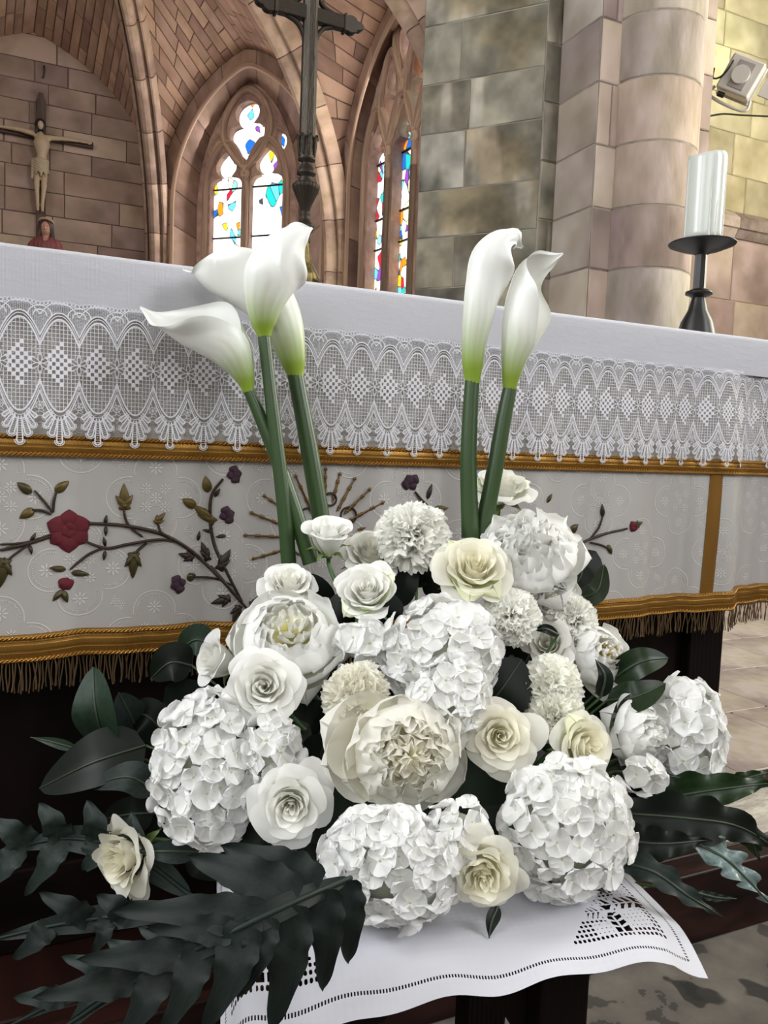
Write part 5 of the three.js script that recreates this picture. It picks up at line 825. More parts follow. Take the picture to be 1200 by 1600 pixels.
function peony(px, py, r, fx, fy, o) {
  const d = o.depth ?? DB(px, py), f = facing(px, py, d, fx, fy, o.roll ?? 0), R = r * f.s, th = place('peony', o.label, 'peonies in the arrangement', f); seed = (o.seed ?? 3) * 613 + 7;
  const y = o.yellow ?? 0.3, mat = o.mat ?? WHITE, y0 = -R * 0.75, n = o.n ?? (o.dense ? 50 : 38), rag = (o.dense ? 0.11 : 0.05) * R;
  const big = [0, 1, 2].map(k => spoon(R * 1.2, R * 1.15, { cup: 0.28, ruffle: 0.03, notch: 0.12, ph: k * 2.1, tint: peonyDye(y * 0.5), nu: 10, nv: 9 }));
  for (const [a, ti, gs = 1] of (o.guard || [[0.4, 80], [1.5, 74], [2.5, 82], [3.6, 76], [4.7, 80], [5.6, 72]])) { const q = ti * PI / 180, dir = V(sin(a) * sin(q), cos(q), cos(a) * sin(q)), zz = V(-sin(a), 1.2 * sin(q) + 0.2, -cos(a)); zz.addScaledVector(dir, -zz.dot(dir)).normalize(); const m = part('petal', pick(big), mat, th); m.position.set(0, y0, 0); m.quaternion.setFromRotationMatrix(basis(dir.clone().cross(zz), dir, zz)); m.scale.setScalar(gs * rr(0.9, 1.08)); }
  for (let i = 0; i < n; i++) {                     // cupped petals wrapped shell over shell, the inner ones crumpled
    const t = i / (n - 1), a0 = i * 2.39996 + rr(-0.2, 0.2), ri = R * lerp(0.07, 0.9, pow(t, 0.85)), Wd = lerp(2.0, 1.25, t) * rr(0.8, 1.1), yt = R * (lerp(0.42, 0.0, pow(t, 1.3)) + rr(-0.09, 0.09)), ph = rnd() * 6, fr = rr(4, 7), inw = lerp(0.1, 0.34, smooth(0.2, 0.7, t)) * (t > 0.93 ? 0.2 : 1), yb = lerp(R * 0.02, y0, smooth(0, 0.55, t)), rg = rag * lerp(1.1, o.dense ? 0.85 : 0.6, t) * rr(0.6, 1.3), nt = rr(0.0, 0.16) * R, ph2 = rnd() * 6;
    part('petal', grid(14, 10, (u, v) => {
      const k = u * 2 - 1, vv = v * (1 - 0.2 * pow(abs(k), 2.4)), q = smooth(0.5, 1, vv), ang = a0 + k * Wd / 2 * (0.4 + 0.6 * sqrt(v)) + 0.05 * q * sin(k * fr + ph2);
      let rad = ri * (0.2 + 0.88 * sin(min(vv * 1.35, 1) * PI / 2)) - ri * inw * smooth(0.55, 1.0, vv) + 0.03 * R * k + rg * q * sin(k * fr + ph) + rg * 0.4 * q * sin(k * fr * 2.3 + ph2), yy = lerp(yb, yt, pow(vv, 0.9)) - nt * smooth(0.8, 1, v) * pow(1 - abs(k), 2) + rg * 0.6 * q * sin(k * fr * 1.4 + ph2);
      return V(sin(ang) * max(rad, 0.01 * R), yy, cos(ang) * max(rad, 0.01 * R));
    }, { color: peonyDye(y * lerp(1.1, 0.35, t)) }), mat, th);
  }
  if (o.stamens) { const gs = []; for (let i = 0; i < 40; i++) { const a = rnd() * 6.28, q = R * rr(0.08, 0.22), h = R * rr(0.05, 0.3); gs.push(taper([V(sin(a) * q * 0.6, -R * 0.4, cos(a) * q * 0.6), V(sin(a) * q, h - R * 0.15, cos(a) * q), V(sin(a) * q * 1.1, h, cos(a) * q * 1.1)], [R * 0.008, R * 0.008, R * 0.022], 6, 5)); } const s = part('stamens', merge(gs), green(0.62, 0.42, 0.06, 0.6), th, 'yellow stamens'); s.userData.kind = 'stuff'; }
  const sg = spoon(R * 0.7, R * 0.4, { cup: 0.3, nu: 4, nv: 5 }); for (let i = 0; i < 4; i++) { const a = i * PI / 2; const dir = V(sin(a), 0.1, cos(a)).normalize(), zz = V(0, 1, 0).addScaledVector(dir, -dir.y).normalize(); const m = part('sepal', sg, SEPAL, th); m.position.set(0, y0 - R * 0.05, 0); m.quaternion.setFromRotationMatrix(basis(dir.clone().cross(zz), dir, zz)); }
  stemTo(th, f, R, 0.8, STEM, 0.0034); return th;
}
function carnation(px, py, r, fx, fy, o) {
  const d = o.depth ?? DB(px, py), f = facing(px, py, d, fx, fy, o.roll ?? 1), R = r * f.s, th = place('carnation', o.label, 'carnations in the arrangement', f); seed = (o.seed ?? 3) * 331 + 3; const mat = o.mat ?? WHITE, ru = o.ruffle ?? 0.12;
  const gs = [0, 1, 2, 3, 4].map(k => spoon(R * 1.12, R * 0.95, { fan: 1, cup: 0.06, ruffle: ru * 0.9, freq: 8, ph: k * 1.1, teeth: 0.06, base: 0.1, nu: 22, nv: 9, curl: 0.16, tint: (u, v) => [1, 1 - 0.02 * (1 - v), 1 - (o.cream ?? 0.06) * (1 - 0.5 * v)] })), y0 = -R * 0.75;
  thrown(th, [{ n: 12, tilt: 80, geo: gs, dt: 7 }, { n: 14, tilt: 66, geo: gs, off: 0.5, dt: 8, twist: 0.5 }, { n: 15, tilt: 53, geo: gs, dt: 8, twist: 0.9 }, { n: 14, tilt: 40, geo: gs, off: 0.3, dt: 8, twist: 1.3 }, { n: 12, tilt: 27, geo: gs, dt: 8, twist: 1.6 }, { n: 9, tilt: 14, geo: gs, dt: 7, twist: 1.8 }, { n: 4, tilt: 4, geo: gs, dt: 4, twist: 2 }], mat, y0, 0.25);
  part('calyx', lathe([[0, -R * 1.35], [R * 0.14, -R * 1.3], [R * 0.2, -R * 1.0], [R * 0.2, -R * 0.72], [0, -R * 0.7]], 12), SEPAL, th); stemTo(th, f, R, 1.3, STEM, 0.0022); return th;
}
// hydrangea: a head of four-petalled florets, every floret a part with its petals
const HP = [0, 1, 2, 3].map(k => spoon(1, 1.3, { cup: [0.1, 0.16, 0.06, 0.22][k], ruffle: 0.06, ph: k * 1.9, freq: 3, base: 0.22, nu: 7, nv: 8, curl: [0.06, 0, 0.14, -0.04][k], tint: (u, v) => [1, 1, 1 - 0.05 * (1 - v)] }));
const EYE_G = new THREE.SphereGeometry(0.1, 8, 6), EYEM = green(0.5, 0.52, 0.4, 0.7);
function hydrangea(px, py, rx, ry, fx, fy, o) {
  const d = o.depth ?? DB(px, py), f = facing(px, py, d, fx, fy, 0), th = thing('hydrangea', o.label, 'flower', 'white hydrangea heads'); th.position.copy(f.p); seed = (o.seed ?? 2) * 457 + 11;
  // local frame: x right, y up as seen, z towards the viewer, then looking to (fx, fy)
  const X = RIGHT.clone().addScaledVector(f.f, -RIGHT.dot(f.f)).normalize(), Z = f.f, Y = Z.clone().cross(X); th.quaternion.setFromRotationMatrix(basis(X, Y, Z));
  const s = f.s, A = rx * s, B = ry * s, C = (o.rz ?? min(rx, ry) * 0.8) * s, fl = (o.fl ?? 24) * s, mat = o.mat ?? HYD, dens = o.dens ?? 1;
  part('flower_core', (() => { const g = new THREE.SphereGeometry(1, 18, 12); g.scale(A * 0.66, B * 0.66, C * 0.62); return g; })(), green(0.4, 0.42, 0.34, 0.8), th);
  const n = round(dens * 2.9 * A * B / (fl * fl) * 1.75), lim = -0.32;
  for (let i = 0; i < n; i++) {
    const z = lerp(0.985, lim, (i + 0.5) / n) + rr(-0.02, 0.02), a = i * 2.39996 + rr(-0.12, 0.12), q = sqrt(max(0, 1 - z * z)), k = rr(0.84, 1.0), p = V(cos(a) * q * A * k, sin(a) * q * B * k, z * C * k), nn = V(p.x / A / A, p.y / B / B, p.z / C / C).normalize().add(V(rr(-1, 1), rr(-1, 1), rr(-1, 1)).multiplyScalar(0.36)).normalize();
    const g = new THREE.Group(); g.name = 'floret'; th.add(g); g.position.copy(p); g.quaternion.setFromUnitVectors(V(0, 0, 1), nn).multiply(new THREE.Quaternion().setFromAxisAngle(V(0, 0, 1), rnd() * 6)); g.scale.setScalar(fl * rr(0.85, 1.18));
    const tip = rr(0.05, 0.42);
    for (let j = 0; j < 4; j++) { const m = part('petal', pick(HP), mat, g); m.rotation.set(tip + rr(-0.12, 0.12), 0, j * PI / 2 + rr(-0.1, 0.1), 'ZXY'); m.position.z = j % 2 ? 0.03 : 0; const sc = rr(0.9, 1.08); m.scale.set(sc, sc, sc); }
    const e = part('floret_eye', EYE_G, EYEM, g);
  }
  const inv = th.quaternion.clone().invert(), h = HEART.clone().sub(f.p).applyQuaternion(inv); part('stem', taper([V(0, 0, -C * 0.4), h.clone().multiplyScalar(0.3).add(V(0, 0, -C * 0.3)), h.clone().multiplyScalar(0.6)], [0.004, 0.004, 0.004], 10, 6), STEM, th);
  return th;
}
// sheet leaf along a path of points; normal hint, width profile, fold and waviness
function blade(pts, wid, hint, o = {}) {
  const c = new THREE.CatmullRomCurve3(pts), nv = o.nv ?? 16, nu = o.nu ?? 6, prof = o.prof || (v => pow(sin(PI * pow(v, 0.8)), 0.75));
  return grid(nu, nv, (u, v) => {
    const t = u * 2 - 1, p = c.getPoint(v), tg = c.getTangent(v), side = tg.clone().cross(hint).normalize(), nr = side.clone().cross(tg).normalize();
    const w = wid * max(0.015, prof(v)) * 0.5 * (1 + (o.lobe ?? 0) * sin(v * (o.lf ?? 40)) * abs(t));
    return p.addScaledVector(side, t * w).addScaledVector(nr, abs(t) * w * (o.fold ?? 0.25) + (o.wave ?? 0) * wid * sin(v * (o.wf ?? 22) + (t > 0 ? 0 : 1.7)) * t * t - (o.roll ?? 0) * wid * t);
  });
}
// ---------------------------------------------------------------- calla lilies
const SPATHE = new THREE.MeshPhysicalMaterial({ color: new THREE.Color().setRGB(0.86, 0.87, 0.84), roughness: 0.38, vertexColors: true, transmission: 0.15, thickness: 0, side: THREE.DoubleSide, clearcoat: 0.15, clearcoatRoughness: 0.4 });
const CSTEM = new THREE.MeshPhysicalMaterial({ color: new THREE.Color().setRGB(0.022, 0.054, 0.011), roughness: 0.4, clearcoat: 0.1, clearcoatRoughness: 0.3 });
function calla(o) {
  const th = thing('calla_lily', o.label, 'flower', 'calla lilies standing out of the arrangement');
  const D = o.depth, P = o.pts.map((q, i) => at(q[0], q[1], D + (q[3] ?? 0))), c = new THREE.CatmullRomCurve3(P), n = o.pts.length - 1;
  const open = RIGHT.clone().multiplyScalar(o.open[0]).addScaledVector(UP, o.open[1]).addScaledVector(FWD, -o.open[2]).normalize();
  const rad = v => { const k = clamp(v * n, 0, n - 1e-6), i = floor(k), t = k - i, q = j => o.pts[clamp(j, 0, n)][2]; const a = q(i - 1), b = q(i), d = q(i + 1), e = q(i + 2); return max(1, 0.5 * (2 * b + (d - a) * t + (2 * a - 5 * b + 4 * d - e) * t * t + (3 * b - a - 3 * d + e) * t * t * t)) * D / F; };
  const g = grid(40, 44, (u, vv) => {
    const v = vv, k = u * 2 - 1, t = c.getTangentAt ? c.getTangent(v) : null, p = c.getPoint(v), back = open.clone().negate(); back.addScaledVector(t, -back.dot(t)).normalize(); const side = t.clone().cross(back);
    const e = clamp((v - o.vl) / (1 - o.vl), 0, 1), half = lerp(PI * 1.06, 0.5, pow(e, o.pw ?? 0.75)), phi = k * half + (o.wrap ?? 0.25) * smooth(0.2, 0.6, v), edge = smooth(0.6, 1, abs(k)) * smooth(o.vl - 0.1, o.vl + 0.25, v);
    const r = rad(v) * (1 + (o.flare ?? 0.35) * edge * edge * (1 - 0.6 * e) + 0.06 * k) + 0.012 * (o.ruf ?? 0.25) * edge * sin(v * 19 + k * 3);
    return p.addScaledVector(back, cos(phi) * r).addScaledVector(side, sin(phi) * r);
  }, { color: (u, v) => { const nz = 0.5 + 0.5 * sin(u * 90), g = smooth(0.44 + 0.07 * nz, 0.08, v); return [lerp(1, 0.28, g), lerp(1, 0.4, g), lerp(1, 0.035, g)]; /* green pigment running up in streaks */ } });
  part('spathe', g, SPATHE, th);
  const S = o.stem.map(q => at(q[0], q[1], D + (q[3] ?? 0)));
  const sg = taper(S, o.stem.map(q => q[2] * D / F), 30, 14); part('stem', sg, CSTEM, th);
  part('spadix', taper([c.getPoint(0.12), c.getPoint(0.3), c.getPoint(0.48)], [5 * D / F, 5.5 * D / F, 2.5 * D / F], 10, 8), green(0.6, 0.42, 0.05, 0.6), th, 'yellow spadix');
  return th;
}
calla({ label: 'calla lily leaning out farthest towards the crucifix wall, its mouth turned up', depth: 0.99, pts: [[389, 613, 9], [383, 590, 16], [368, 556, 30], [340, 522, 41], [298, 497, 42], [252, 482, 28], [219, 475, 5]], open: [0.5, 0.62, 0.62], vl: 0.38, flare: 0.4, wrap: 0.1, stem: [[388, 608, 9], [404, 645, 10], [430, 710, 11], [458, 790, 12], [486, 880, 13]] });
calla({ label: 'calla lily half hidden behind the tallest one, its spathe thrown back', depth: 1.03, pts: [[463, 590, 12], [458, 566, 19], [447, 525, 28], [424, 475, 38], [385, 437, 45], [340, 416, 41], [306, 411, 25], [284, 417, 5]], open: [0.45, 0.8, 0.2], vl: 0.32, pw: 1.3, flare: 0.15, wrap: 0.0, stem: [[461, 582, 13], [470, 630, 13], [483, 700, 14], [500, 800, 14], [512, 870, 14]] });
calla({ label: 'tallest calla lily of the three, its pointed tip reaching the foot of the altar cross', depth: 0.985, pts: [[413, 527, 10], [411, 505, 19], [413, 470, 31], [424, 430, 42], [446, 394, 36], [470, 370, 22], [489, 358, 4]], open: [0.75, 0.25, -0.6], vl: 0.42, flare: 0.25, wrap: 0.1, stem: [[412, 520, 10], [420, 590, 10], [432, 690, 11], [444, 790, 12], [452, 890, 12]] });
calla({ label: 'narrow calla lily of the pair, its tip curled over', depth: 1.0, pts: [[738, 600, 11], [738, 570, 16], [740, 535, 19], [747, 490, 24], [756, 445, 29], [768, 405, 33], [787, 382, 25], [808, 376, 13], [818, 386, 4]], open: [0.78, -0.15, -0.55], vl: 0.36, flare: 0.25, wrap: 0.0, stem: [[738, 592, 11.5], [735, 640, 12], [732, 720, 13], [735, 840, 14]] });
calla({ label: 'wide calla lily of the pair, its spathe wrapped over and pointed like a beak', depth: 1.01, pts: [[796, 612, 10], [799, 585, 15], [806, 552, 23], [818, 512, 34], [830, 468, 38], [838, 432, 32], [856, 410, 20], [881, 396, 3]], open: [0.55, 0.45, 0.6], vl: 0.34, flare: 0.2, wrap: 0.5, stem: [[797, 606, 11], [788, 650, 12], [772, 740, 13], [750, 850, 14]] });

// ---------------------------------------------------------------- the flowers of the arrangement
// roses: x, y, radius in the photograph; direction the bloom looks
rose(512, 834, 40, 0.0, 0.88, { bud: true, n: 16, seed: 1, depth: 0.96, cream: 0.2, label: 'white rosebud on its own stem at the foot of the three calla lilies' });
rose(572, 918, 50, -0.05, 0.6, { seed: 2, open: 0.45, cream: 0.35, depth: 0.885, guard: 2, label: 'round half-open white rose between rosebud and hydrangea' });
rose(741, 880, 58, 0.0, 0.62, { seed: 3, open: 0.8, cream: 1, mat: CREAM, depth: 0.885, guard: 4, label: 'cream rose with greenish outer petals below the pair of calla lilies' });
rose(786, 750, 46, 0.05, 0.86, { seed: 4, open: 0.9, cream: 0.7, depth: 1.06, guard: 2, label: 'creamy rose standing behind the stems of the calla pair' });
rose(412, 1072, 56, 0.1, 0.28, { seed: 5, open: 0.75, cream: 0.35, depth: 0.785, label: 'pale green-white rose in front of the big peony with yellow base' });
rose(336, 1030, 42, -0.7, 0.35, { bud: true, n: 14, seed: 6, depth: 0.87, cream: 0.3, label: 'greenish white rosebud pointing out towards the dark leaves' });
rose(455, 1262, 56, 0.08, 0.1, { seed: 7, open: 1.15, cream: 0.5, depth: 0.735, label: 'wide open white rose with a tight green-tinted heart beside the left hydrangea' });
rose(783, 1150, 55, -0.05, 0.25, { seed: 8, open: 1.0, cream: 0.7, mat: CREAM, depth: 0.765, n: 28, label: 'perfect spiral cream rose right of the ruffled yellow-hearted peony' });
rose(922, 1165, 50, 0.45, 0.2, { seed: 9, open: 0.9, cream: 1, mat: CREAM, depth: 0.78, guard: 2, label: 'cream rose turned sideways above the round hydrangea' });
rose(182, 1346, 58, -0.5, -0.05, { seed: 10, open: 0.7, cream: 1, mat: CREAM, depth: 0.8, n: 30, rag: 0.07, label: 'cream rose hanging apart among the fern fronds, seen from its side' });
rose(757, 1374, 57, -0.05, -0.12, { seed: 11, open: 0.95, cream: 1.2, mat: CREAM, depth: 0.672, rag: 0.06, n: 30, label: 'frilled cream rose lying between the two lower hydrangeas above the linen' });
rose(580, 855, 46, 0.15, 0.72, { seed: 13, open: 0.7, cream: 0.7, depth: 0.99, label: 'shaded white rose behind the rosebud' });
rose(452, 905, 44, 0.1, 0.8, { seed: 15, open: 0.8, cream: 0.5, depth: 0.93, label: 'small white rose peeping over the big peony at the calla stems' });
rose(855, 1005, 42, -0.3, 0.4, { bud: true, n: 14, seed: 16, depth: 0.9, cream: 0.6, label: 'green-white rosebud tucked under the carnations' });
rose(690, 958, 36, -0.1, 0.7, { seed: 17, open: 0.9, cream: 0.8, depth: 0.93, guard: 2, label: 'small greenish rose above the upper hydrangea' });
// peonies
peony(452, 985, 92, 0.1, 0.62, { seed: 21, yellow: 0.9, depth: 0.84, label: 'big white peony with yellow at the base of its cupped petals' });
peony(638, 1178, 98, 0.1, 0.16, { guard: [[4.5, 80, 1.42], [5.3, 82, 1.1], [5.0, 84, 1.25], [0.3, 80], [1.2, 84], [2.3, 80]], seed: 22, yellow: 0.5, depth: 0.735, dense: true, mat: CREAM, label: 'huge ruffled cream peony with a yellow heart in the middle of the arrangement' });
peony(828, 852, 84, -0.12, 0.66, { seed: 23, yellow: 0.12, depth: 0.93, dense: true, label: 'full white peony just beneath the pair of calla lilies' });
peony(858, 938, 62, 0.15, 0.1, { seed: 24, yellow: 0.3, depth: 0.93, label: 'smaller white peony below the full one, showing large outer petals' });
peony(945, 1020, 58, 0.35, 0.4, { seed: 25, yellow: 1.0, depth: 0.9, stamens: true, label: 'white peony with golden stamens beside the glossy oval leaves' });
peony(1012, 1145, 62, 0.55, 0.2, { seed: 26, yellow: 0.05, depth: 0.86, label: 'loose pure white peony next to the outermost hydrangea' });
// carnations
carnation(642, 822, 56, -0.15, 0.55, { seed: 31, depth: 0.965, label: 'pure white carnation topping the middle of the arrangement' });
carnation(550, 1088, 52, -0.25, 0.25, { seed: 32, depth: 0.785, ruffle: 0.17, cream: 0.06, mat: CREAM, label: 'tightly crimped ivory carnation against the huge cream peony' });
carnation(802, 955, 44, 0.0, 0.5, { seed: 33, depth: 0.87, label: 'white carnation under the greenish cream rose' });
carnation(903, 960, 42, 0.3, 0.45, { seed: 34, depth: 0.915, label: 'white carnation below the full white peony, near the dark oval leaf' });
carnation(866, 1072, 50, 0.05, 0.35, { seed: 35, depth: 0.835, cream: 0.1, label: 'ivory carnation above the sideways cream rose' });
carnation(868, 1125, 42, -0.1, -0.1, { seed: 36, depth: 0.815, cream: 0.1, label: 'creamy carnation drooping between two cream roses' });
// hydrangeas
hydrangea(690, 1020, 92, 78, 0.05, 0.3, { seed: 41, depth: 0.84, label: 'white hydrangea head filling the upper middle, behind the ivory carnation' });
hydrangea(700, 1095, 62, 60, 0.2, 0.1, { seed: 42, depth: 0.79, label: 'white hydrangea head wedged between the cream peony and the spiral rose' });
hydrangea(328, 1200, 88, 118, -0.3, 0.1, { seed: 43, depth: 0.8, label: 'tall white hydrangea head beside the dark broad leaves' });
hydrangea(612, 1350, 108, 88, -0.1, -0.1, { dens: 1.2, seed: 44, depth: 0.695, label: 'white hydrangea head under the huge cream peony, hanging over the linen' });
hydrangea(882, 1292, 104, 112, 0.2, -0.1, { seed: 45, depth: 0.745, label: 'round white hydrangea head above the openwork corner of the linen' });
hydrangea(1072, 1150, 60, 84, 0.45, 0.15, { seed: 46, depth: 0.9, label: 'outermost white hydrangea head beside the dark altar panel' });
hydrangea(568, 1010, 40, 34, -0.1, 0.35, { seed: 47, depth: 0.85, label: 'small cluster of hydrangea florets between the big peony and the ivory carnation' });
hydrangea(1003, 1212, 32, 24, 0.1, -0.2, { seed: 48, depth: 0.83, label: 'few hydrangea florets under the loose white peony' });
hydrangea(715, 1300, 44, 44, 0.1, 0.1, { seed: 49, depth: 0.7, label: 'small hydrangea cluster above the frilled cream rose' });
hydrangea(425, 1175, 34, 60, 0.2, 0.2, { seed: 50, depth: 0.775, label: 'narrow hydrangea cluster between pale rose and wide open rose' });

// ---------------------------------------------------------------- foliage
const veinMap = (rib, base, n, mottle) => canvasTex(256, 512, (c, w, h) => { c.fillStyle = base; c.fillRect(0, 0, w, h); seed = 77; for (let i = 0; i < 500; i++) { c.globalAlpha = mottle; c.fillStyle = rnd() < 0.5 ? '#000' : '#fff'; c.beginPath(); c.ellipse(rnd() * w, rnd() * h, rr(2, 16), rr(4, 30), rr(-0.5, 0.5), 0, 7); c.fill(); } c.globalAlpha = 1; c.strokeStyle = rib; c.lineWidth = 5; c.beginPath(); c.moveTo(w / 2, 0); c.lineTo(w / 2, h); c.stroke(); c.lineWidth = 1.6; c.globalAlpha = 0.6; for (let i = 0; i < n; i++) for (const s of [-1, 1]) { const y = h - i / n * h; c.beginPath(); c.moveTo(w / 2, y); c.quadraticCurveTo(w / 2 + s * w * 0.25, y - h * 0.05, w / 2 + s * w * 0.5, y - h * 0.13); c.stroke(); } });
const leafMat = (map, col, rough, cc = 0) => new THREE.MeshPhysicalMaterial({ color: new THREE.Color().setRGB(...col), map, roughness: rough, specularIntensity: 0.55, side: THREE.DoubleSide, clearcoat: cc, clearcoatRoughness: 0.35 });
const vm = veinMap('#bcd0bc', '#9fb8a4', 9, 0.06), vs = veinMap('#bccac5', '#a8b6b0', 14, 0.07);
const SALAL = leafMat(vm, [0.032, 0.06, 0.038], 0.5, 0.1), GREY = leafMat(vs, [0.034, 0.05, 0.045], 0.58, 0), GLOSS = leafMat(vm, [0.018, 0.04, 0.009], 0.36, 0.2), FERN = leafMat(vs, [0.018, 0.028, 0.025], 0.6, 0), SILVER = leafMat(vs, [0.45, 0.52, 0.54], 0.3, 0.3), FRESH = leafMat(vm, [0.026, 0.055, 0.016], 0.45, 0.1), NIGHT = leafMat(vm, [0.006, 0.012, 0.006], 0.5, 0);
const RIBM = green(0.03, 0.045, 0.025, 0.5);
const back = (k = 0, y = 0) => FWD.clone().negate().addScaledVector(RIGHT, k).addScaledVector(UP, y).normalize();
function leaf3(name, label, group, px, wid, mat, o = {}) {     // px: [x, y, depth] along the leaf from its foot to its tip
  const P = px.map(q => at(q[0], q[1], q[2])), s = px[0][2] / F, th = thing(name, label, 'leaf', group);
  const h = back(o.kx ?? 0, o.ky ?? 0.3);
  part('leaf_blade', blade(P, wid * s, h, { fold: 0.22, ...o }), mat, th);
  part('midrib', taper(P.map(p => p.clone().addScaledVector(h, 0.0008)), [0.0016, 0.0013, 0.0006], 14, 5), o.rib ?? RIBM, th);
  if (o.stalk !== false) part('leaf_stalk', taper([P[0], P[0].clone().lerp(HEART, 0.25), P[0].clone().lerp(HEART, 0.5)], [0.0015, 0.0015], 8, 5), STEM, th);
  return th;
}
const oval = v => pow(sin(PI * pow(v, 0.72)), 0.6), lance = v => pow(sin(PI * pow(v, 0.62)), 1.0);
const LG = 'broad dark leaves beside the left hydrangea';
leaf3('broad_leaf', 'large veined broad leaf just below the fringe of the frontal', LG, [[168, 1168, 0.9], [150, 1110, 0.88], [146, 1042, 0.9]], 78, SALAL, { prof: oval, kx: -0.3 });
leaf3('broad_leaf', 'grey-green broad leaf overlapping the large veined one', LG, [[222, 1155, 0.93], [205, 1120, 0.91], [185, 1082, 0.9]], 56, GREY, { prof: oval, kx: 0.4 });
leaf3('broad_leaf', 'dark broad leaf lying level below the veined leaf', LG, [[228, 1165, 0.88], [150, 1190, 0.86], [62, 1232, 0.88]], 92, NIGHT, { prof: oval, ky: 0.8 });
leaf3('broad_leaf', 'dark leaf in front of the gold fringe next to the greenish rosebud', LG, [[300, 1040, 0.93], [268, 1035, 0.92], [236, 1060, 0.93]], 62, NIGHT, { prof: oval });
leaf3('broad_leaf', 'shaded leaf behind the greenish rosebud at the gold braid', LG, [[330, 1005, 0.97], [305, 1000, 0.97], [278, 1020, 0.98]], 50, SALAL, { prof: oval });
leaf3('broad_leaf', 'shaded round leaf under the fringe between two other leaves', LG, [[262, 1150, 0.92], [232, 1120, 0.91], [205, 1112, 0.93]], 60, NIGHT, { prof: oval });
leaf3('broad_leaf', 'angular grey leaf beside the tall hydrangea head', LG, [[240, 1235, 0.84], [205, 1215, 0.83], [140, 1228, 0.85]], 52, GREY, { prof: oval, ky: 0.9 });
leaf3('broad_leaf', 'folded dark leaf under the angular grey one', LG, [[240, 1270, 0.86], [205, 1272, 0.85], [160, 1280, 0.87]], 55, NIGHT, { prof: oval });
leaf3('broad_leaf', 'slim leaf tip jutting out to the dark altar panel', LG, [[120, 1170, 0.92], [85, 1160, 0.92], [48, 1152, 0.93]], 16, SALAL, { prof: lance });
leaf3('broad_leaf', 'dark leaf beside the tall hydrangea foot, above the fern', LG, [[310, 1330, 0.8], [260, 1330, 0.79], [212, 1330, 0.8]], 36, GREY, { prof: lance });
const RG = 'glossy oval leaves near the altar panel';
leaf3('oval_leaf', 'glossy oval leaf, upper one of the two beside the golden-stamened peony', RG, [[955, 1062, 0.9], [1000, 1035, 0.88], [1044, 1028, 0.89]], 46, GLOSS, { prof: oval, ky: 0.5 });
leaf3('oval_leaf', 'glossy oval leaf, lower one of the two above the loose white peony', RG, [[948, 1095, 0.89], [990, 1090, 0.87], [1040, 1068, 0.88]], 52, GLOSS, { prof: oval, ky: 0.7 });
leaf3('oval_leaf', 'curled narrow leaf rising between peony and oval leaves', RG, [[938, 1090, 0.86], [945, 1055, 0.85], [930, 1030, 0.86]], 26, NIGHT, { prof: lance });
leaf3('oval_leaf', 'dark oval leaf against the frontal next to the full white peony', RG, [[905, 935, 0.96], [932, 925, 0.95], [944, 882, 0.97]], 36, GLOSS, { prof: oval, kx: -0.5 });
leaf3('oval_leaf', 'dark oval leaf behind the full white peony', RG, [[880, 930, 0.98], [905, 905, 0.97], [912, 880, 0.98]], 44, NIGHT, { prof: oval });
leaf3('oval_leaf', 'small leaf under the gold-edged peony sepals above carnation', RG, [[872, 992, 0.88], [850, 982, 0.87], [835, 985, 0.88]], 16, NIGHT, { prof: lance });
leaf3('serrated_leaf', 'dark serrated leaf in the gap above the spiral cream rose', null, [[740, 1130, 0.86], [785, 1075, 0.84], [815, 1030, 0.85]], 95, NIGHT, { prof: oval, lobe: 0.06, lf: 90, nv: 60 });
leaf3('narrow_leaf', 'small pointed leaf lying on the linen under the round hydrangea', null, [[905, 1390, 0.73], [928, 1385, 0.72], [952, 1398, 0.72]], 12, NIGHT, { prof: lance });
leaf3('narrow_leaf', 'small pointed leaf hanging over the linen below the frilled rose', null, [[778, 1415, 0.7], [768, 1440, 0.69], [764, 1466, 0.685]], 22, NIGHT, { prof: lance });
leaf3('narrow_leaf', 'dark narrow leaf under the outermost hydrangea', null, [[960, 1205, 0.84], [1010, 1208, 0.83], [1062, 1215, 0.84]], 22, NIGHT, { prof: lance });

// fern fronds: a rib with wavy lobes on either side
function frond(label, px, lobes, mat, o = {}) {
  const P = px.map(q => at(q[0], q[1], q[2])), c = new THREE.CatmullRomCurve3(P), s = px[0][2] / F, th = thing('fern_frond', label, 'leaf', 'blue-green fern fronds'), h = back(o.kx ?? 0, o.ky ?? 0.45);
  part('frond_rib', taper(P.map(p => p.clone().addScaledVector(h, 0.001)), [0.0024, 0.002, 0.0012], 30, 6), GREY, th);
  part('frond_web', blade(P, (o.web ?? 46) * s, h, { prof: v => pow(sin(PI * pow(v, 0.7)), 0.8), wave: 0.06, nv: 30, fold: 0.1 }), mat, th);
  for (const [t, tx, ty, w, dz] of lobes) { const a = c.getPoint(t), d = a.clone().sub(EYE).dot(FWD), e = at(tx, ty, d + (dz ?? 0)), m = a.clone().lerp(e, 0.5).addScaledVector(h, 0.012).addScaledVector(c.getTangent(t), -0.006);
    const L = part('frond_lobe', blade([a, a.clone().lerp(m, 0.5), m, e], w * s, h, { prof: v => pow(sin(PI * (0.22 + 0.78 * pow(v, 0.9))), 0.7), wave: 0.07, wf: 15, lobe: 0.07, lf: 22, nv: 26, nu: 8, fold: 0.12 }), o.lm ? pick(o.lm) : mat, th); }
  return th;
}
seed = 404;
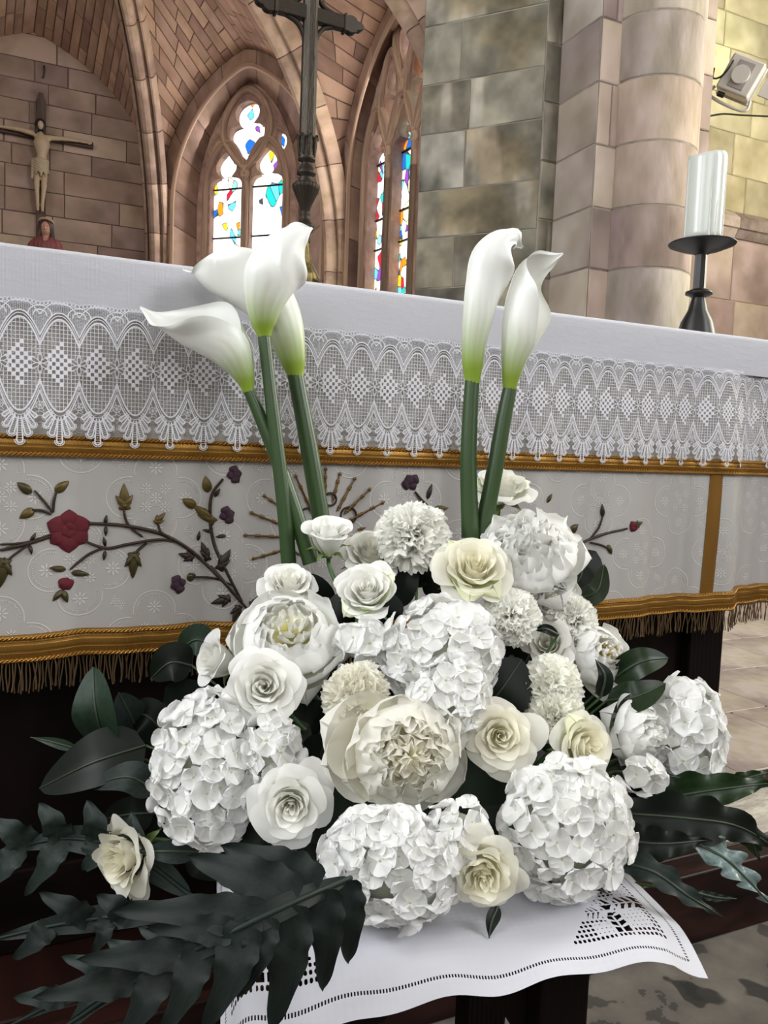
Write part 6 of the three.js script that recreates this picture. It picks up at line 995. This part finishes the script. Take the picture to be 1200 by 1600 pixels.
frond('broad blue-green fern frond sweeping out under the left flowers towards the floor', [[548, 1372, 0.64], [480, 1400, 0.59], [395, 1440, 0.565], [290, 1492, 0.57], [190, 1546, 0.585], [90, 1612, 0.6]],
  [[0.04, 545, 1505, 60], [0.14, 505, 1548, 60], [0.27, 425, 1612, 70], [0.36, 372, 1560, 52], [0.42, 318, 1612, 60], [0.55, 250, 1625, 50], [0.66, 180, 1640, 48], [0.16, 345, 1322, 76, 0.03], [0.24, 292, 1338, 70, 0.03], [0.36, 170, 1425, 52, 0.02], [0.46, 228, 1452, 40, 0.02], [0.6, 120, 1500, 44, 0.02], [0.75, 50, 1560, 40]], FERN, { web: 34 });
frond('long grey-green fern frond below the hanging cream rose, trailing to the floor', [[330, 1470, 0.74], [230, 1500, 0.735], [130, 1545, 0.74], [20, 1600, 0.75]], [[0.2, 215, 1448, 34], [0.35, 165, 1470, 34], [0.5, 95, 1495, 34], [0.3, 190, 1560, 40], [0.55, 105, 1612, 40], [0.75, 20, 1560, 34]], GREY, { web: 34 });
frond('dark fern frond reaching out beyond the hanging cream rose', [[300, 1400, 0.8], [200, 1330, 0.82], [110, 1310, 0.83], [0, 1330, 0.85]], [[0.3, 205, 1268, 40], [0.5, 135, 1250, 46], [0.7, 60, 1255, 44], [0.85, -20, 1280, 44], [0.5, 130, 1360, 46], [0.7, 40, 1400, 44], [0.9, -30, 1400, 44], [0.35, 190, 1380, 36]], GREY, { web: 50 });
frond('shadowed fern frond low behind the stool linen', [[300, 1420, 0.78], [190, 1430, 0.79], [90, 1445, 0.8], [-20, 1470, 0.81]], [[0.3, 150, 1400, 42], [0.5, 60, 1395, 40], [0.4, 145, 1490, 34], [0.7, 20, 1500, 40]], FERN, { web: 40 });
const BR = 'long wavy leaves on the altar-step side';
const wavy = { prof: lance, wave: 0.12, wf: 26, lobe: 0.12, lf: 30, nv: 34, nu: 8 };
leaf3('wavy_leaf', 'fresh green wavy leaf, topmost of those reaching past the outermost hydrangea', BR, [[985, 1258, 0.86], [1090, 1238, 0.84], [1215, 1222, 0.86]], 66, FRESH, wavy);
leaf3('wavy_leaf', 'broad dark wavy leaf that ends in two points over the step', BR, [[960, 1270, 0.82], [1070, 1278, 0.8], [1150, 1290, 0.8], [1220, 1330, 0.82]], 70, NIGHT, wavy);
leaf3('wavy_leaf', 'dark wavy leaf lying between the broad leaf and the silvery ones', BR, [[955, 1310, 0.8], [1030, 1318, 0.78], [1110, 1312, 0.79]], 52, NIGHT, wavy);
leaf3('wavy_leaf', 'green leaf tip bent down over the pale slab of the step', BR, [[1150, 1285, 0.82], [1172, 1310, 0.81], [1186, 1345, 0.82]], 32, FRESH, { ...wavy, kx: -0.4 });
leaf3('wavy_leaf', 'silvery wavy leaf drooping on the openwork corner of the linen', BR, [[955, 1345, 0.76], [1020, 1362, 0.74], [1075, 1400, 0.735], [1128, 1432, 0.74]], 40, GREY, { ...wavy, ky: 0.8 });
leaf3('wavy_leaf', 'pale silver curled leaf hanging over the red step riser', BR, [[1082, 1316, 0.8], [1130, 1340, 0.785], [1165, 1372, 0.785], [1205, 1415, 0.79]], 44, SILVER, { ...wavy, wave: 0.3, ky: 0.7 });
leaf3('wavy_leaf', 'thin wavy leaf low beside the hem of the linen', BR, [[1090, 1395, 0.78], [1120, 1402, 0.78], [1150, 1404, 0.78]], 14, GREY, wavy);
leaf3('wavy_leaf', 'narrow green leaf at the end of the topmost wavy leaf', BR, [[1120, 1240, 0.9], [1160, 1218, 0.9], [1210, 1205, 0.91]], 26, FRESH, wavy);

leaf3('wavy_leaf', 'dark wavy leaf against the round hydrangea, over the step', BR, [[960, 1235, 0.84], [1020, 1262, 0.83], [1090, 1275, 0.84]], 46, NIGHT, wavy);
// ---------------------------------------------------------------- foam block in its tray, wrapped in dark leaves
{
  const t = thing('floral_foam', 'dark green floral foam block hidden in the middle of the flowers', 'foam block'); onStool(t);
  part('foam_block', box(0.2, 0.1, 0.14, 0.0, SY + 0.074, -0.19, 0.02), green(0.01, 0.02, 0.01, 0.9), t); part('tray', box(0.24, 0.02, 0.18, 0.0, SY + 0.0135, -0.19, 0.006), green(0.01, 0.014, 0.01, 0.5), t);
  seed = 808;
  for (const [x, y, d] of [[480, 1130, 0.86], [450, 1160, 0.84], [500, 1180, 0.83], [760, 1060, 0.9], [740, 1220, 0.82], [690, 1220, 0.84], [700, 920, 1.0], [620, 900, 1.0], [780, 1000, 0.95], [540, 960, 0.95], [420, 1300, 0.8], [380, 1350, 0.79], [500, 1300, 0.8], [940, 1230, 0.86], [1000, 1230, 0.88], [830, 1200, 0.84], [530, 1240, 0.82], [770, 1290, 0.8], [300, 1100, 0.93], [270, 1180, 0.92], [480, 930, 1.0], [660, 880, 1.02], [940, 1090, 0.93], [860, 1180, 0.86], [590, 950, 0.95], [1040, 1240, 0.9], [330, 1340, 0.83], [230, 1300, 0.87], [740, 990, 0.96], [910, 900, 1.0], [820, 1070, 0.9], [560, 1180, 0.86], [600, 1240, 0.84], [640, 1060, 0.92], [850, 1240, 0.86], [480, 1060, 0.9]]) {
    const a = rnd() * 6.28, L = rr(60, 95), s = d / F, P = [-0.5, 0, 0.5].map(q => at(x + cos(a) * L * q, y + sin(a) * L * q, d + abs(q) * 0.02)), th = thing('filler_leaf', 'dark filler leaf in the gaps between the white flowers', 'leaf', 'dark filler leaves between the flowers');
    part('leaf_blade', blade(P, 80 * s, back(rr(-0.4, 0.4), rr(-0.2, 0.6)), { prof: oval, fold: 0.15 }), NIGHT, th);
  }
}
renderer.render(scene, camera);
